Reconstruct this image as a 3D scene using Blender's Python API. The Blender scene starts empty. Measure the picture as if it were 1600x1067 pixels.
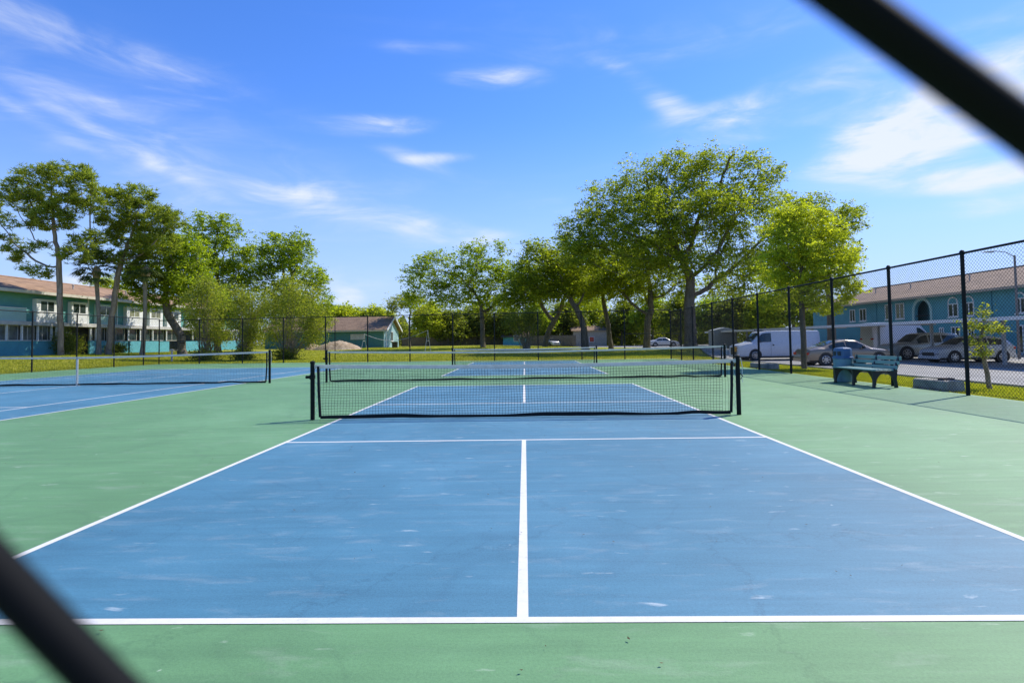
import bpy, math, random
import numpy as np
random.seed(7); RNG = np.random.default_rng(11)
scene = bpy.context.scene
COL = scene.collection
R_ = math.radians

# ------------------------------------------------------------------ survey of the photograph
FPX, CAMZ, YAW, PIT, ROLL, CY = 881.7768, 1.2423, -0.0218, 0.0372, -0.0149, 499.86
CAM = np.array([0.0283, 0.0, CAMZ])
_c, _s = math.cos(YAW), math.sin(YAW)
FWD = np.array([_s*math.cos(PIT), _c*math.cos(PIT), math.sin(PIT)])
_r0 = np.array([_c, -_s, 0.0]); _u0 = np.cross(_r0, FWD)
RGT = _r0*math.cos(ROLL)+_u0*math.sin(ROLL)
UPV = -_r0*math.sin(ROLL)+_u0*math.cos(ROLL)
def ray(x, y): return FWD+RGT*(x-800)/FPX+UPV*(CY-y)/FPX
def at(x, y, Y):
    d = ray(x, y); return CAM+d*(Y-CAM[1])/d[1]
def S(t):
    t = np.clip(t, 0, 1); return t*t*(3-2*t)
def gz(x, y):
    """height of the natural ground round the courts"""
    a = S((-x-26.5)/13.0); b = S((y-39.5)/40.0)*S((12.0-x)/20.0)
    z = 0.6*(1-(1-a)*(1-b))
    z = z-0.40*S((x-9.7)/7.0)*S((60-y)/22.0)
    z = z+0.42*np.exp(-((x-15.5)**2+(y-55.5)**2)/30.0)
    z = z+0.20*np.exp(-((x-2)**2/60+(y-70)**2/60))
    return z-0.03
def G(x, y): return float(gz(np.float64(x), np.float64(y)))

# ------------------------------------------------------------------ materials
def new_mat(name):
    m = bpy.data.materials.new(name); m.use_nodes = True
    return m, m.node_tree.nodes, m.node_tree.links, m.node_tree.nodes['Principled BSDF']
def rgb(c): return (c[0], c[1], c[2], 1.0)
def noise(nt, ln, scale, detail=6, rough=.6, vec=None, dist=0):
    n = nt.new('ShaderNodeTexNoise'); n.inputs['Scale'].default_value = scale
    n.inputs['Detail'].default_value = detail; n.inputs['Roughness'].default_value = rough
    n.inputs['Distortion'].default_value = dist
    if vec is not None: ln.new(vec, n.inputs['Vector'])
    return n
def ramp(nt, ln, src, stops):
    r = nt.new('ShaderNodeValToRGB'); cr = r.color_ramp
    while len(cr.elements) < len(stops): cr.elements.new(0.5)
    for e, (p, c) in zip(cr.elements, stops):
        e.position = p; e.color = rgb(c)
    ln.new(src, r.inputs['Fac']); return r
def mixc(nt, ln, fac, a, b, mode='MIX'):
    m = nt.new('ShaderNodeMix'); m.data_type = 'RGBA'; m.blend_type = mode
    if hasattr(fac, 'links'): ln.new(fac, m.inputs[0])
    else: m.inputs[0].default_value = fac
    for k, v in ((6, a), (7, b)):
        if hasattr(v, 'links'): ln.new(v, m.inputs[k])
        else: m.inputs[k].default_value = rgb(v)
    return m.outputs[2]
def bump(nt, ln, b, src, strength=.2, dist=.02):
    n = nt.new('ShaderNodeBump'); n.inputs['Strength'].default_value = strength; n.inputs['Distance'].default_value = dist
    ln.new(src, n.inputs['Height']); ln.new(n.outputs[0], b.inputs['Normal'])
def obj_vec(nt, ln, scale=(1, 1, 1), rot=(0, 0, 0)):
    tc = nt.new('ShaderNodeTexCoord'); mp = nt.new('ShaderNodeMapping')
    mp.inputs['Scale'].default_value = scale; mp.inputs['Rotation'].default_value = rot
    ln.new(tc.outputs['Object'], mp.inputs['Vector']); return mp.outputs[0]
def mat_plain(name, c, rough=.6, metal=0, var=.12, scale=6, spec=.5, bumps=.05, coat=0):
    m, nt, ln, b = new_mat(name)
    v = obj_vec(nt, ln); n = noise(nt, ln, scale, 5, .65, v)
    lo = tuple(x*(1-var) for x in c); hi = tuple(min(1, x*(1+var)) for x in c)
    r = ramp(nt, ln, n.outputs['Fac'], [(.3, lo), (.7, hi)])
    ln.new(r.outputs[0], b.inputs['Base Color'])
    b.inputs['Roughness'].default_value = rough; b.inputs['Metallic'].default_value = metal
    b.inputs['Specular IOR Level'].default_value = spec; b.inputs['Coat Weight'].default_value = coat
    if bumps:
        n2 = noise(nt, ln, scale*8, 3, .6, v); bump(nt, ln, b, n2.outputs['Fac'], bumps, .01)
    return m
def mat_court(name, c, worn, seed):
    m, nt, ln, b = new_mat(name)
    v = obj_vec(nt, ln)
    big = noise(nt, ln, .35, 6, .62, v, .4)
    col = ramp(nt, ln, big.outputs['Fac'], [(.30, tuple(x*.84 for x in c)), (.5, c), (.72, tuple(min(1, x*1.18+.02) for x in c))]).outputs[0]
    # roller lines left by the coating
    v2 = obj_vec(nt, ln, (.5, 7, 1)); st = noise(nt, ln, 1.2, 6, .7, v2, .2)
    sr = ramp(nt, ln, st.outputs['Fac'], [(.35, (.84, .85, .86)), (.65, (1.12, 1.11, 1.10))])
    col = mixc(nt, ln, .7, col, sr.outputs[0], 'MULTIPLY')
    # pale scuffs
    v3 = obj_vec(nt, ln, (.9, 3.2, 1), (0, 0, R_(seed))); sc = noise(nt, ln, 1.9, 6, .65, v3, .5)
    sf = ramp(nt, ln, sc.outputs['Fac'], [(.55, (0, 0, 0)), (.82, (.46, .46, .46))])
    col = mixc(nt, ln, sf.outputs[0], col, worn)
    v4 = obj_vec(nt, ln, (1.3, 4.5, 1), (0, 0, R_(seed+14))); s4 = noise(nt, ln, 2.5, 4, .55, v4, .3)
    s4r = ramp(nt, ln, s4.outputs['Fac'], [(.665, (0, 0, 0)), (.76, (.75, .75, .75))])
    col = mixc(nt, ln, s4r.outputs[0], col, tuple(min(1, x*1.25) for x in worn))
    # thin dark wandering drag marks
    w = nt.new('ShaderNodeTexNoise'); w.inputs['Scale'].default_value = .55; w.inputs['Detail'].default_value = 2
    w.inputs['Distortion'].default_value = 1.2; ln.new(v, w.inputs['Vector'])
    wr = ramp(nt, ln, w.outputs['Fac'], [(.487, (1, 1, 1)), (.5, (.86, .86, .88)), (.513, (1, 1, 1))])
    col = mixc(nt, ln, .55, col, wr.outputs[0], 'MULTIPLY')
    vo = nt.new('ShaderNodeTexVoronoi'); vo.feature = 'DISTANCE_TO_EDGE'; vo.inputs['Scale'].default_value = .16; nw = noise(nt, ln, 1.6, 6, .7, v)
    vadd = nt.new('ShaderNodeVectorMath'); vadd.operation = 'MULTIPLY_ADD'; ln.new(nw.outputs['Color'], vadd.inputs[0]); vadd.inputs[1].default_value = (.9, .9, .9); ln.new(v, vadd.inputs[2]); ln.new(vadd.outputs[0], vo.inputs['Vector'])
    cr = ramp(nt, ln, vo.outputs['Distance'], [(.0, (.72, .74, .76)), (.0016, (1, 1, 1))])
    col = mixc(nt, ln, .55, col, cr.outputs[0], 'MULTIPLY')
    gr = noise(nt, ln, 75, 8, .85, v); grr = ramp(nt, ln, gr.outputs['Fac'], [(.32, (.70, .71, .72)), (.5, (1, 1, 1)), (.70, (1.28, 1.27, 1.25))])
    col = mixc(nt, ln, .8, col, grr.outputs[0], 'MULTIPLY')
    sp = noise(nt, ln, 9, 2, .5, v); spr = ramp(nt, ln, sp.outputs['Fac'], [(.785, (0, 0, 0)), (.80, (.8, .8, .8))]); col = mixc(nt, ln, spr.outputs[0], col, tuple(min(1, x*1.3) for x in worn))
    fine = noise(nt, ln, 140, 3, .7, v)
    fr = ramp(nt, ln, fine.outputs['Fac'], [(.3, (.90, .90, .90)), (.7, (1.1, 1.1, 1.1))])
    col = mixc(nt, ln, .8, col, fr.outputs[0], 'MULTIPLY')
    ln.new(col, b.inputs['Base Color']); b.inputs['Roughness'].default_value = .62
    b.inputs['Specular IOR Level'].default_value = .5
    bump(nt, ln, b, fine.outputs['Fac'], .35, .003)
    return m
def mat_leaf(name, dark, mid, light, trans=.38, scale=.55):
    m, nt, ln, b = new_mat(name)
    g = nt.new('ShaderNodeNewGeometry'); v = obj_vec(nt, ln); n = noise(nt, ln, scale, 4, .6, v)
    ad = nt.new('ShaderNodeMath'); ad.operation = 'MULTIPLY_ADD'; ad.inputs[1].default_value = .45; ln.new(g.outputs['Random Per Island'], ad.inputs[0])
    mu = nt.new('ShaderNodeMath'); mu.operation = 'MULTIPLY'; mu.inputs[1].default_value = .62; ln.new(n.outputs['Fac'], mu.inputs[0])
    ln.new(mu.outputs[0], ad.inputs[2])
    r = ramp(nt, ln, ad.outputs[0], [(.25, dark), (.52, mid), (.82, light)])
    ln.new(r.outputs[0], b.inputs['Base Color']); b.inputs['Roughness'].default_value = .55
    b.inputs['Specular IOR Level'].default_value = .3
    t = nt.new('ShaderNodeBsdfTranslucent'); hs = nt.new('ShaderNodeMix'); hs.data_type = 'RGBA'; hs.blend_type = 'MULTIPLY'
    hs.inputs[0].default_value = 1; ln.new(r.outputs[0], hs.inputs[6]); hs.inputs[7].default_value = (1.75, 1.80, .75, 1)
    ln.new(hs.outputs[2], t.inputs['Color'])
    mx = nt.new('ShaderNodeMixShader'); mx.inputs[0].default_value = trans
    ln.new(b.outputs[0], mx.inputs[1]); ln.new(t.outputs[0], mx.inputs[2])
    ln.new(mx.outputs[0], nt['Material Output'].inputs['Surface'])
    return m
def mat_bark(name, c, sc=3):
    m, nt, ln, b = new_mat(name)
    v = obj_vec(nt, ln, (1, 1, .22)); n = noise(nt, ln, sc*2, 8, .7, v, .6)
    r = ramp(nt, ln, n.outputs['Fac'], [(.3, tuple(x*.45 for x in c)), (.5, c), (.72, tuple(x*1.5 for x in c))])
    ln.new(r.outputs[0], b.inputs['Base Color']); b.inputs['Roughness'].default_value = .95
    b.inputs['Specular IOR Level'].default_value = .15
    bump(nt, ln, b, n.outputs['Fac'], .8, .08); return m
def mat_roof(name, c, row=.14):
    m, nt, ln, b = new_mat(name)
    v = obj_vec(nt, ln); br = nt.new('ShaderNodeTexBrick'); ln.new(v, br.inputs['Vector'])
    tc = nt.new('ShaderNodeTexCoord'); sx = nt.new('ShaderNodeSeparateXYZ'); ln.new(tc.outputs['Object'], sx.inputs[0])
    cx = nt.new('ShaderNodeCombineXYZ'); ln.new(sx.outputs['Y'], cx.inputs[0]); ln.new(sx.outputs['Z'], cx.inputs[1])
    ln.new(cx.outputs[0], br.inputs['Vector'])
    br.inputs['Scale'].default_value = 1; br.inputs['Brick Width'].default_value = .9; br.inputs['Row Height'].default_value = row
    br.inputs['Mortar Size'].default_value = .012; br.inputs['Color1'].default_value = rgb(tuple(x*.85 for x in c))
    br.inputs['Color2'].default_value = rgb(tuple(x*1.15 for x in c)); br.inputs['Mortar'].default_value = rgb(tuple(x*.45 for x in c))
    n = noise(nt, ln, 1.1, 6, .7, v)
    nr = ramp(nt, ln, n.outputs['Fac'], [(.3, (.75, .72, .7)), (.7, (1.12, 1.12, 1.12))])
    ln.new(mixc(nt, ln, 1, br.outputs[0], nr.outputs[0], 'MULTIPLY'), b.inputs['Base Color'])
    b.inputs['Roughness'].default_value = .9; bump(nt, ln, b, br.outputs['Fac'], -.4, .03); return m
def mat_ground(name, stops, sc, fine=40, bs=.4):
    m, nt, ln, b = new_mat(name); v = obj_vec(nt, ln)
    n = noise(nt, ln, sc, 8, .68, v, .3); r = ramp(nt, ln, n.outputs['Fac'], stops)
    f = noise(nt, ln, fine, 4, .7, v); fr = ramp(nt, ln, f.outputs['Fac'], [(.3, (.68, .68, .66)), (.7, (1.25, 1.25, 1.2))])
    ln.new(mixc(nt, ln, .8, r.outputs[0], fr.outputs[0], 'MULTIPLY'), b.inputs['Base Color'])
    b.inputs['Roughness'].default_value = .92; b.inputs['Specular IOR Level'].default_value = .2
    bump(nt, ln, b, f.outputs['Fac'], bs, .03); return m

M = {}
M['green'] = mat_court('court_green', (.120, .262, .112), (.33, .40, .30), 8)
M['blue'] = mat_court('court_blue', (.060, .186, .272), (.32, .38, .41), -6)
def mat_line():
    m, nt, ln, b = new_mat('court_line_paint'); v = obj_vec(nt, ln); n = noise(nt, ln, 22, 8, .75, v); big = noise(nt, ln, .9, 4, .6, v)
    r = ramp(nt, ln, n.outputs['Fac'], [(.30, (.46, .48, .47)), (.40, (.63, .63, .61)), (.7, (.71, .70, .68))])
    r2 = ramp(nt, ln, big.outputs['Fac'], [(.3, (.90, .89, .86)), (.65, (1, 1, 1))])
    st = noise(nt, ln, 2.3, 3, .5, v); r3 = ramp(nt, ln, st.outputs['Fac'], [(.76, (1, 1, 1)), (.80, (.95, .72, .45))])
    c = mixc(nt, ln, 1, r.outputs[0], r2.outputs[0], 'MULTIPLY'); ln.new(mixc(nt, ln, .5, c, r3.outputs[0], 'MULTIPLY'), b.inputs['Base Color']); b.inputs['Roughness'].default_value = .75; return m
M['line'] = mat_line()
M['black'] = mat_plain('black_vinyl', (.008, .009, .010), .6, var=.2, scale=12, spec=.25)
M['blackm'] = mat_plain('black_coated_wire', (.006, .0065, .0075), .75, var=.1, scale=3, bumps=0, spec=.12)
M['netcord'] = mat_plain('black_net_cord', (.015, .017, .018), .8, var=.1, scale=3, bumps=0, spec=.2)
M['postgreen'] = mat_plain('dark_green_steel', (.006, .009, .008), .65, var=.2, scale=8, spec=.2)
M['tape'] = mat_plain('white_net_tape', (.56, .56, .51), .7, var=.06, scale=5)
def mat_tape():
    m, nt, ln, b = new_mat('white_net_tape'); v = obj_vec(nt, ln); n = noise(nt, ln, 6, 6, .7, v)
    rr = ramp(nt, ln, n.outputs['Fac'], [(.3, (.60, .60, .55)), (.6, (.72, .72, .67))]); ln.new(rr.outputs[0], b.inputs['Base Color']); b.inputs['Roughness'].default_value = .8
    t = nt.new('ShaderNodeBsdfTranslucent'); ln.new(rr.outputs[0], t.inputs['Color']); mx = nt.new('ShaderNodeMixShader'); mx.inputs[0].default_value = .42
    ln.new(b.outputs[0], mx.inputs[1]); ln.new(t.outputs[0], mx.inputs[2]); ln.new(mx.outputs[0], nt['Material Output'].inputs['Surface']); return m
M['tape'] = mat_tape()
M['rope'] = mat_plain('white_rope', (.62, .62, .58), .85, var=.1, scale=30)
M['grass'] = mat_ground('lawn', [(.28, (.13, .16, .018)), (.42, (.25, .27, .022)), (.55, (.33, .33, .026)), (.74, (.46, .38, .09))], .9, 34, .7)
M['blade'] = mat_leaf('grass_blade', (.16, .20, .02), (.32, .34, .03), (.50, .45, .06), .4, .8)
M['asphalt'] = mat_ground('parking_asphalt', [(.3, (.27, .265, .255)), (.5, (.34, .33, .315)), (.72, (.41, .40, .38))], .6, 60, .3)
M['concrete'] = mat_ground('weathered_concrete', [(.3, (.23, .22, .20)), (.55, (.40, .385, .35)), (.75, (.50, .48, .44))], 2.6, 50, .3)
M['dirt'] = mat_ground('dirt_mound', [(.3, (.22, .15, .09)), (.5, (.42, .32, .22)), (.72, (.60, .50, .38))], 1.6, 14, .9)
M['mulch'] = mat_ground('leaf_litter', [(.3, (.06, .045, .025)), (.55, (.12, .09, .05)), (.75, (.20, .16, .09))], 2, 30, .8)
M['oakleaf'] = mat_leaf('oak_leaf', (.070, .105, .012), (.185, .235, .020), (.40, .42, .035), .58, .5)
M['limeleaf'] = mat_leaf('young_leaf', (.16, .20, .018), (.33, .37, .030), (.50, .50, .05), .60, .9)
M['midleaf'] = mat_leaf('broad_leaf', (.085, .135, .012), (.205, .275, .020), (.42, .46, .035), .58, .6)
M['shrubleaf'] = mat_leaf('shrub_leaf', (.09, .12, .018), (.21, .25, .034), (.40, .38, .065), .55, 1.0)
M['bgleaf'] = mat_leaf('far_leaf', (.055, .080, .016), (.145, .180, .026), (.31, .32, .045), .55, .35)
M['needle'] = mat_leaf('pine_needle', (.09, .13, .024), (.20, .245, .034), (.34, .37, .055), .55, .7)
M['frond'] = mat_leaf('palm_blade', (.04, .065, .018), (.090, .125, .028), (.16, .19, .045), .25, 1.2)
M['bark'] = mat_bark('oak_bark', (.15, .128, .098))
M['pinebark'] = mat_bark('pine_bark', (.27, .215, .165), 2)
M['palmbark'] = mat_bark('palm_bark', (.25, .215, .175), 4)
M['twig'] = mat_bark('shrub_bark', (.30, .25, .18), 5)
M['teal'] = mat_plain('teal_stucco', (.11, .31, .295), .85, var=.10, scale=1.5, bumps=.15)
M['tealblue'] = mat_plain('blue_teal_stucco', (.10, .32, .37), .85, var=.12, scale=1.2, bumps=.15)
M['knee'] = mat_plain('turquoise_wall', (.10, .36, .43), .85, var=.1, scale=1.2, bumps=.1)
M['paleteal'] = mat_plain('pale_mint_paint', (.36, .55, .53), .75, var=.06, scale=2)
M['cream'] = mat_plain('cream_trim', (.55, .52, .45), .7, var=.07, scale=2)
M['white'] = mat_plain('white_trim', (.72, .73, .72), .6, var=.05, scale=3)
M['slab'] = mat_plain('stained_ledge', (.50, .49, .47), .8, var=.2, scale=1.4)
M['roofL'] = mat_roof('salmon_shingle', (.345, .215, .125))
M['roofR'] = mat_roof('brown_tile', (.27, .19, .135), .22)
M['roofS'] = mat_roof('shed_shingle', (.28, .185, .115))
M['bluesiding'] = mat_plain('faded_blue_siding', (.30, .47, .52), .8, var=.15, scale=2)
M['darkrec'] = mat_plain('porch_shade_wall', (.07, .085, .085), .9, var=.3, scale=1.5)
M['beige'] = mat_plain('beige_wall', (.42, .36, .28), .85, var=.08, scale=2)
M['galv'] = mat_plain('galvanised_roof', (.50, .50, .49), .5, metal=.3, var=.1, scale=2)
M['greypost'] = mat_plain('grey_post', (.38, .39, .39), .6, var=.1, scale=4)
M['lamppole'] = mat_plain('lamp_pole_grey', (.19, .175, .16), .7)
M['siding'] = mat_plain('pale_siding', (.27, .30, .30), .8)
M['vanwhite'] = mat_plain('white_van_paint', (.62, .64, .68), .25, var=.03, scale=3, bumps=0, coat=.4)
M['tanpaint'] = mat_plain('bronze_car_paint', (.26, .21, .155), .28, metal=.45, var=.05, scale=3, bumps=0, coat=.6)
M['silver'] = mat_plain('pale_grey_car_paint', (.40, .42, .40), .3, metal=.3, var=.05, scale=3, bumps=0, coat=.5)
M['carwhite'] = mat_plain('pearl_car_paint', (.50, .50, .49), .28, var=.04, scale=3, bumps=0, coat=.5)
M['tyre'] = mat_plain('tyre_rubber', (.018, .018, .018), .85, var=.2, scale=20)
M['rim'] = mat_plain('alloy_rim', (.45, .45, .46), .3, metal=.8, var=.1, scale=20)
M['plastic'] = mat_plain('black_plastic', (.02, .02, .021), .5, var=.15, scale=10)
M['redlamp'] = mat_plain('red_lens', (.45, .025, .012), .2, var=.1, scale=9, bumps=0)
M['amber'] = mat_plain('amber_plate', (.55, .26, .03), .4, var=.12, scale=9, bumps=0)
M['lens'] = mat_plain('clear_lamp_lens', (.55, .56, .58), .12, metal=.2, var=.05, scale=9, bumps=0)
M['binblue'] = mat_plain('bin_lid_blue', (.05, .12, .24), .45, var=.12, scale=6)
M['binbody'] = mat_plain('bin_body_pale_blue', (.13, .25, .29), .5, var=.16, scale=3)
M['benchslat'] = mat_plain('bench_slat_seafoam', (.20, .34, .30), .5, var=.12, scale=6)
M['benchleg'] = mat_plain('bench_leg_black', (.02, .022, .022), .45, var=.2, scale=8)
M['curtain'] = mat_plain('window_curtain', (.45, .42, .30), .9, var=.25, scale=2)
def mat_glass(name, c, rough=.08):
    m, nt, ln, b = new_mat(name); v = obj_vec(nt, ln); n = noise(nt, ln, 1.3, 4, .6, v)
    r = ramp(nt, ln, n.outputs['Fac'], [(.35, tuple(x*.5 for x in c)), (.65, tuple(x*1.6 for x in c))])
    ln.new(r.outputs[0], b.inputs['Base Color']); b.inputs['Roughness'].default_value = rough
    b.inputs['Specular IOR Level'].default_value = .9; return m
M['glass'] = mat_glass('dark_window_glass', (.035, .05, .05))
M['screen'] = mat_glass('porch_screen_mesh', (.10, .12, .12), .5)
M['glassrefl'] = mat_glass('yellow_reflection_glass', (.22, .22, .13), .2)  # yellow reflection in the panes, painted into the glass colour
M['carglass'] = mat_glass('car_glass', (.02, .035, .035), .04)

# ------------------------------------------------------------------ mesh helpers
class MB:
    def __init__(s): s.v = []; s.f = []
    def box(s, x0, x1, y0, y1, z0, z1):
        n = len(s.v)
        s.v += [(x0, y0, z0), (x1, y0, z0), (x1, y1, z0), (x0, y1, z0), (x0, y0, z1), (x1, y0, z1), (x1, y1, z1), (x0, y1, z1)]
        s.f += [tuple(n+i for i in q) for q in ((0, 3, 2, 1), (4, 5, 6, 7), (0, 1, 5, 4), (1, 2, 6, 5), (2, 3, 7, 6), (3, 0, 4, 7))]
        return s
    def tube(s, pts, r, k=8, cap=True):
        pts = [np.array(p, float) for p in pts]; n0 = len(s.v)
        rs = r if isinstance(r, (list, tuple)) else [r]*len(pts)
        for i, p in enumerate(pts):
            d = (pts[min(i+1, len(pts)-1)]-pts[max(i-1, 0)]); d = d/(np.linalg.norm(d)+1e-12)
            a = np.array([0, 0, 1.0]) if abs(d[2]) < .9 else np.array([1.0, 0, 0])
            u = np.cross(d, a); u /= np.linalg.norm(u); w = np.cross(d, u)
            for j in range(k):
                t = 2*math.pi*j/k; s.v.append(tuple(p+rs[i]*(u*math.cos(t)+w*math.sin(t))))
        for i in range(len(pts)-1):
            for j in range(k):
                a = n0+i*k+j; b = n0+i*k+(j+1) % k; s.f.append((a, b, b+k, a+k))
        if cap:
            s.f.append(tuple(n0+j for j in range(k))[::-1]); s.f.append(tuple(n0+(len(pts)-1)*k+j for j in range(k)))
        return s
    def prism(s, poly, axis, a0, a1):
        """poly: 2-D outline in the plane across axis, extruded from a0 to a1"""
        n = len(s.v); k = len(poly)
        for a in (a0, a1):
            for p in poly:
                s.v.append({'x': (a, p[0], p[1]), 'y': (p[0], a, p[1]), 'z': (p[0], p[1], a)}[axis])
        for j in range(k): s.f.append((n+j, n+(j+1) % k, n+k+(j+1) % k, n+k+j))
        s.f.append(tuple(n+j for j in range(k))[::-1]); s.f.append(tuple(n+k+j for j in range(k)))
        return s
    def lathe(s, prof, c, axis='z', k=20):
        n = len(s.v)
        for (r, h) in prof:
            for j in range(k):
                t = 2*math.pi*j/k; a, b = r*math.cos(t), r*math.sin(t)
                p = {'z': (a, b, h), 'y': (a, h, b), 'x': (h, a, b)}[axis]
                s.v.append((p[0]+c[0], p[1]+c[1], p[2]+c[2]))
        for i in range(len(prof)-1):
            for j in range(k):
                a = n+i*k+j; b = n+i*k+(j+1) % k; s.f.append((a, b, b+k, a+k))
        return s
    def quad(s, *p):
        n = len(s.v); s.v += [tuple(q) for q in p]; s.f.append(tuple(range(n, n+len(p)))); return s
    def build(s, name, mat, parent=None, smooth=False, bevel=0, fixn=True):
        me = bpy.data.meshes.new(name); me.from_pydata([tuple(map(float, v)) for v in s.v], [], s.f); me.materials.append(mat)
        if fixn:
            import bmesh
            bm = bmesh.new(); bm.from_mesh(me); bmesh.ops.recalc_face_normals(bm, faces=bm.faces); bm.to_mesh(me); bm.free()
        if smooth: me.shade_smooth()
        o = bpy.data.objects.new(name, me); COL.objects.link(o)
        if bevel:
            md = o.modifiers.new('bevel', 'BEVEL'); md.width = bevel; md.segments = 2; md.limit_method = 'ANGLE'; md.angle_limit = R_(40)
        if smooth:
            try: me.set_sharp_from_angle(angle=R_(38))
            except Exception: pass
        if parent: o.parent = parent
        return o
def np_mesh(name, V, F, mat, parent=None, smooth=False):
    V = np.asarray(V, np.float32); F = np.asarray(F, np.int32); k = F.shape[1]
    me = bpy.data.meshes.new(name); me.vertices.add(len(V)); me.vertices.foreach_set('co', V.ravel())
    me.loops.add(F.size); me.loops.foreach_set('vertex_index', F.ravel())
    me.polygons.add(len(F)); me.polygons.foreach_set('loop_start', np.arange(0, F.size, k, dtype=np.int32))
    me.update(calc_edges=True); me.materials.append(mat)
    if smooth: me.shade_smooth()
    o = bpy.data.objects.new(name, me); COL.objects.link(o)
    if parent: o.parent = parent
    return o
def tag(o, label=None, cat=None, group=None, kind=None):
    if label: o['label'] = label
    if cat: o['category'] = cat
    if group: o['group'] = group
    if kind: o['kind'] = kind
    return o
def empty(name, loc=(0, 0, 0), rz=0, label=None, cat=None, group=None):
    o = bpy.data.objects.new(name, None); COL.objects.link(o); o.location = loc; o.rotation_euler = (0, 0, rz)
    o.empty_display_size = .2
    return tag(o, label, cat, group)
def copy_tree(o, parent=None):
    c = o.copy(); COL.objects.link(c); c.parent = parent
    for ch in list(o.children): copy_tree(ch, c)
    return c
def segs_mesh(A, B, rad, k=3):
    """thin prisms from points A to points B"""
    A = np.asarray(A, float); B = np.asarray(B, float); d = B-A; L = np.linalg.norm(d, axis=1, keepdims=True); d = d/(L+1e-12)
    ref = np.where(np.abs(d[:, 2:3]) < .9, np.array([[0, 0, 1.0]]), np.array([[1.0, 0, 0]]))
    u = np.cross(d, ref); u /= np.linalg.norm(u, axis=1, keepdims=True); w = np.cross(d, u)
    rad = np.broadcast_to(np.asarray(rad, float), (len(A),)) if np.ndim(rad) < 2 else rad
    if np.ndim(rad) == 1: r0 = r1 = rad[:, None]
    else: r0, r1 = rad[:, 0:1], rad[:, 1:2]
    Vs = []
    for P, r in ((A, r0), (B, r1)):
        for j in range(k):
            t = 2*math.pi*j/k; Vs.append(P+r*(u*math.cos(t)+w*math.sin(t)))
    V = np.stack(Vs, 1).reshape(-1, 3)
    base = np.arange(len(A))[:, None]*2*k
    F = np.concatenate([base+np.array([[j, (j+1) % k, k+(j+1) % k, k+j]]) for j in range(k)], 0)
    return V, F

# ------------------------------------------------------------------ setting: ground, courts, lines, car park
def grid_sheet(name, xs, ys, zf, mat, mask=None):
    X, Y = np.meshgrid(xs, ys); Z = zf(X, Y); V = np.stack([X, Y, Z], -1).reshape(-1, 3)
    n, m = len(ys), len(xs); i, j = np.meshgrid(np.arange(n-1), np.arange(m-1), indexing='ij'); a = (i*m+j).ravel()
    F = np.stack([a, a+1, a+m+1, a+m], 1); return np_mesh(name, V, F, mat, smooth=True)
def ext(lo, hi, step, far): return np.concatenate([[-far, -far/3], np.arange(lo, hi+.01, step), [far/3, far]])
g = grid_sheet('ground', ext(-90, 90, 1.0, 1500), np.concatenate([[-600, -100], np.arange(-30, 170, 1.0), [400, 2500]]), lambda x, y: gz(x, y)-.012*(np.abs(x) > 1e9), M['grass'])
tag(g, kind='structure')
def sheet(name, x0, x1, y0, y1, z, mat, t=None):
    mb = MB()
    if t is None: mb.quad((x0, y0, z), (x1, y0, z), (x1, y1, z), (x0, y1, z))
    else: mb.box(x0, x1, y0, y1, z-t, z)
    return mb
FENX = 9.03; FLX = -25.3
def far_fence_y(x): return 35.0+(9.03-x)*(38.6-35.0)/34.33
mb = MB(); mb.prism([(FLX-.15, -1.2), (FENX+.12, -1.2), (FENX+.12, far_fence_y(FENX)+.1), (FLX-.15, far_fence_y(FLX)+.1)], 'z', -.30, 0)
tag(mb.build('court_surface', M['green']), kind='structure')
N1, TN, N2 = 9.24, 18.1, 27.25
TLX = -14.55
mb = MB()
for n in (N1, N2): mb.quad((-3.048, n-6.705, .0015), (3.048, n-6.705, .0015), (3.048, n+6.705, .0015), (-3.048, n+6.705, .0015))
tag(mb.build('pickleball_court', M['blue']), kind='structure')
mb = MB().quad((TLX-5.5, TN-11.9, .0015), (TLX+5.5, TN-11.9, .0015), (TLX+5.5, TN+11.9, .0015), (TLX-5.5, TN+11.9, .0015))
tag(mb.build('tennis_court', M['blue']), kind='structure')
mb = MB()
def ln(x0, x1, y0, y1): mb.quad((x0, y0, .003), (x1, y0, .003), (x1, y1, .003), (x0, y1, .003))
w = .052
for n in (N1, N2):
    for s in (-1, 1):
        xo = s*3.048; ln(min(xo, xo-s*w), max(xo, xo-s*w), n-6.705, n+6.705)
        yo = n+s*6.705; ln(-3.048+w, 3.048-w, min(yo, yo-s*w), max(yo, yo-s*w))
        yk = n+s*2.134; ln(-3.048+w, 3.048-w, min(yk, yk-s*w), max(yk, yk-s*w))
        if s < 0: ln(-w/2, w/2, yo+w, yk)
        else: ln(-w/2, w/2, yk, yo-w)
w = .055
for s in (-1, 1):
    ln(TLX+s*5.49-w/2, TLX+s*5.49+w/2, TN-11.89, TN+11.89)
    ln(TLX+s*4.115-w/2, TLX+s*4.115+w/2, TN-11.89+.09, TN+11.89-.09)
    y = TN+s*11.89; ln(TLX-5.49+w/2, TLX+5.49-w/2, min(y, y-s*.09), max(y, y-s*.09))
    y = TN+s*6.40; ln(TLX-4.115+w/2, TLX+4.115-w/2, y-w/2, y+w/2)
ln(TLX-w/2, TLX+w/2, TN-6.40+w/2, TN+6.40-w/2)
tag(mb.build('court_lines', M['line']), kind='structure')
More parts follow.
